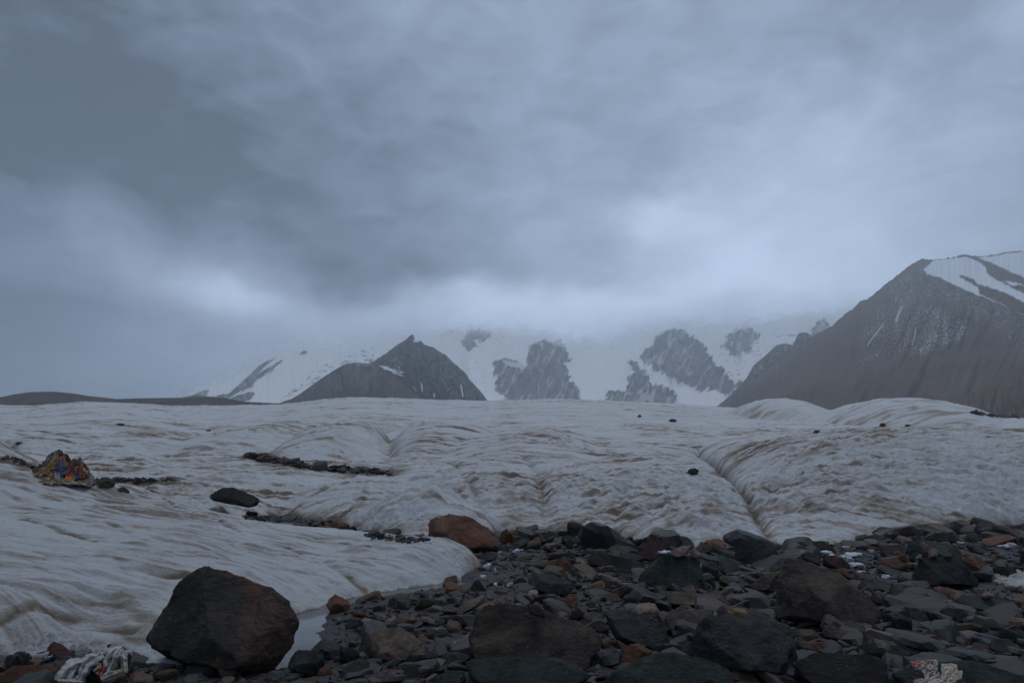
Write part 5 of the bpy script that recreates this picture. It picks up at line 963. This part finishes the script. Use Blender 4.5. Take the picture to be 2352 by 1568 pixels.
# cairn of stones the scarf hangs over
for kx, (cx, cy, rr_, mt, lb) in enumerate([(1690, 900, .125, 'K', 'dark stone half hidden under the right end of the white printed scarf'), (1150, 960, .10, 'D', 'maroon stone half hidden under the left end of the white printed scarf'), (1440, 1010, .10, 'S', 'grey stone showing between the folds of the white printed scarf')]):
    V, Fc = random_rock(880 + kx, .8, 4, .12); c = P(cx * .14648, 1406.8 + cy * .14648, 4.98); o = place_mesh("stone", V * rr_, Fc, RM[mt], tuple(c)); tag(o, lb, 'stone')
for j, (pts, wp) in enumerate([([(1960, 560, 4.93), (1880, 590, 4.88), (1760, 620, 4.86), (1690, 760, 4.83), (1640, 900, 4.82), (1600, 1000, 4.81)], 8), ([(1900, 560, 4.88), (1830, 660, 4.83), (1780, 800, 4.81), (1720, 960, 4.80), (1640, 1060, 4.79)], 10), ([(1930, 580, 4.87), (1930, 720, 4.82), (1950, 860, 4.80), (1960, 940, 4.80)], 7),
                             ([(1960, 920, 4.80), (1840, 960, 4.78), (1700, 1010, 4.77), (1580, 1060, 4.76)], 9), ([(1640, 660, 4.9), (1520, 740, 4.86), (1400, 780, 4.84), (1330, 880, 4.82), (1270, 1020, 4.80), (1230, 1090, 4.79)], 13), ([(1380, 760, 4.86), (1200, 780, 4.84), (1080, 850, 4.82), (980, 960, 4.80), (920, 1090, 4.78)], 11),
                             ([(1180, 830, 4.84), (1120, 930, 4.81), (1080, 1050, 4.79), (1040, 1110, 4.78)], 9), ([(1660, 640, 4.92), (1560, 660, 4.92), (1450, 680, 4.91), (1340, 700, 4.90)], 5), ([(1560, 780, 4.85), (1560, 880, 4.83), (1500, 950, 4.82)], 8), ([(900, 1085, 4.77), (1100, 1090, 4.76), (1300, 1095, 4.76)], 8)]):
    ribbon(scarf, sb, zs(pts), wp, CM['scarf'], 300 + j)
# crumpled cloth at the lower right, on the wide slab
dcl = float(CEN['C42'][1]) - .12; cb = P(2165, 1568, dcl); cl = empty("cloth", tuple(cb)); tag(cl, 'crumpled dirty white and pink cloth lying on a dark slab at lower right', 'cloth')
CM['rag'] = cloth_mat("dirty_white_rag", (.40, .36, .32), .45, [((.42, .20, .18), 9, .56), ((.05, .10, .10), 11, .66)])
CM['rag2'] = cloth_mat("cream_rag", (.44, .39, .31), .3)
def crumple(quad, depth, amp, mat, seed, nm="fold"):
    """a rumpled piece of cloth: four picture corners (left, right along the back, then front) on the slab"""
    q = np.array([(1567.6 + x * .33325, 1148.3 + y * .33325) for x, y in quad]); u_ = np.linspace(0, 1, 46)[:, None]; v_ = np.linspace(0, 1, 38)[None]
    uu = np.clip(u_ + .10 * fb2(v_ * 3 + 0 * u_, u_ * 2 + seed, 3, seed), 0, 1); vv = np.clip(v_ + .14 * fb2(u_ * 4 + 0 * v_, v_ * 2 + seed, 3, seed + 1), 0, 1)
    p = (q[0] * (1 - uu)[..., None] + q[1] * uu[..., None]) * (1 - vv)[..., None] + (q[3] * (1 - uu)[..., None] + q[2] * uu[..., None]) * vv[..., None]
    cr = 1 - 2 * np.abs(fb2(u_ * 3.2 + v_ * 1.3 + seed, v_ * 2.2 - u_ * .6, 4, seed + 2, .55)); dd = dcl + depth - .10 * v_ - amp * cr
    py = p[..., 1] - amp / dcl * F * .7 * cr * np.sin(np.pi * np.clip(v_, 0, 1)) ** .5
    sheet(nm, P(p[..., 0].ravel(), py.ravel(), dd.ravel()).reshape(46, 38, 3) - cb, CM[mat], cl, .004)
for j, (qd, dp, am, mt) in enumerate([([(1560, 1120), (1748, 1100), (1765, 1175), (1600, 1165)], .03, .035, 'rag'), ([(1625, 1150), (1745, 1165), (1790, 1235), (1680, 1245)], -.03, .03, 'rag'), ([(1782, 1126), (1890, 1128), (1897, 1240), (1785, 1240)], -.06, .018, 'rag2'),
                                      ([(1870, 1165), (1930, 1180), (1925, 1230), (1880, 1240)], -.03, .02, 'rag2'), ([(1600, 1240), (1800, 1232), (1915, 1270), (1590, 1275)], -.10, .03, 'rag')]):
    crumple(qd, dp, am, mt, 340 + j)
# little hanging prints caught among the stones
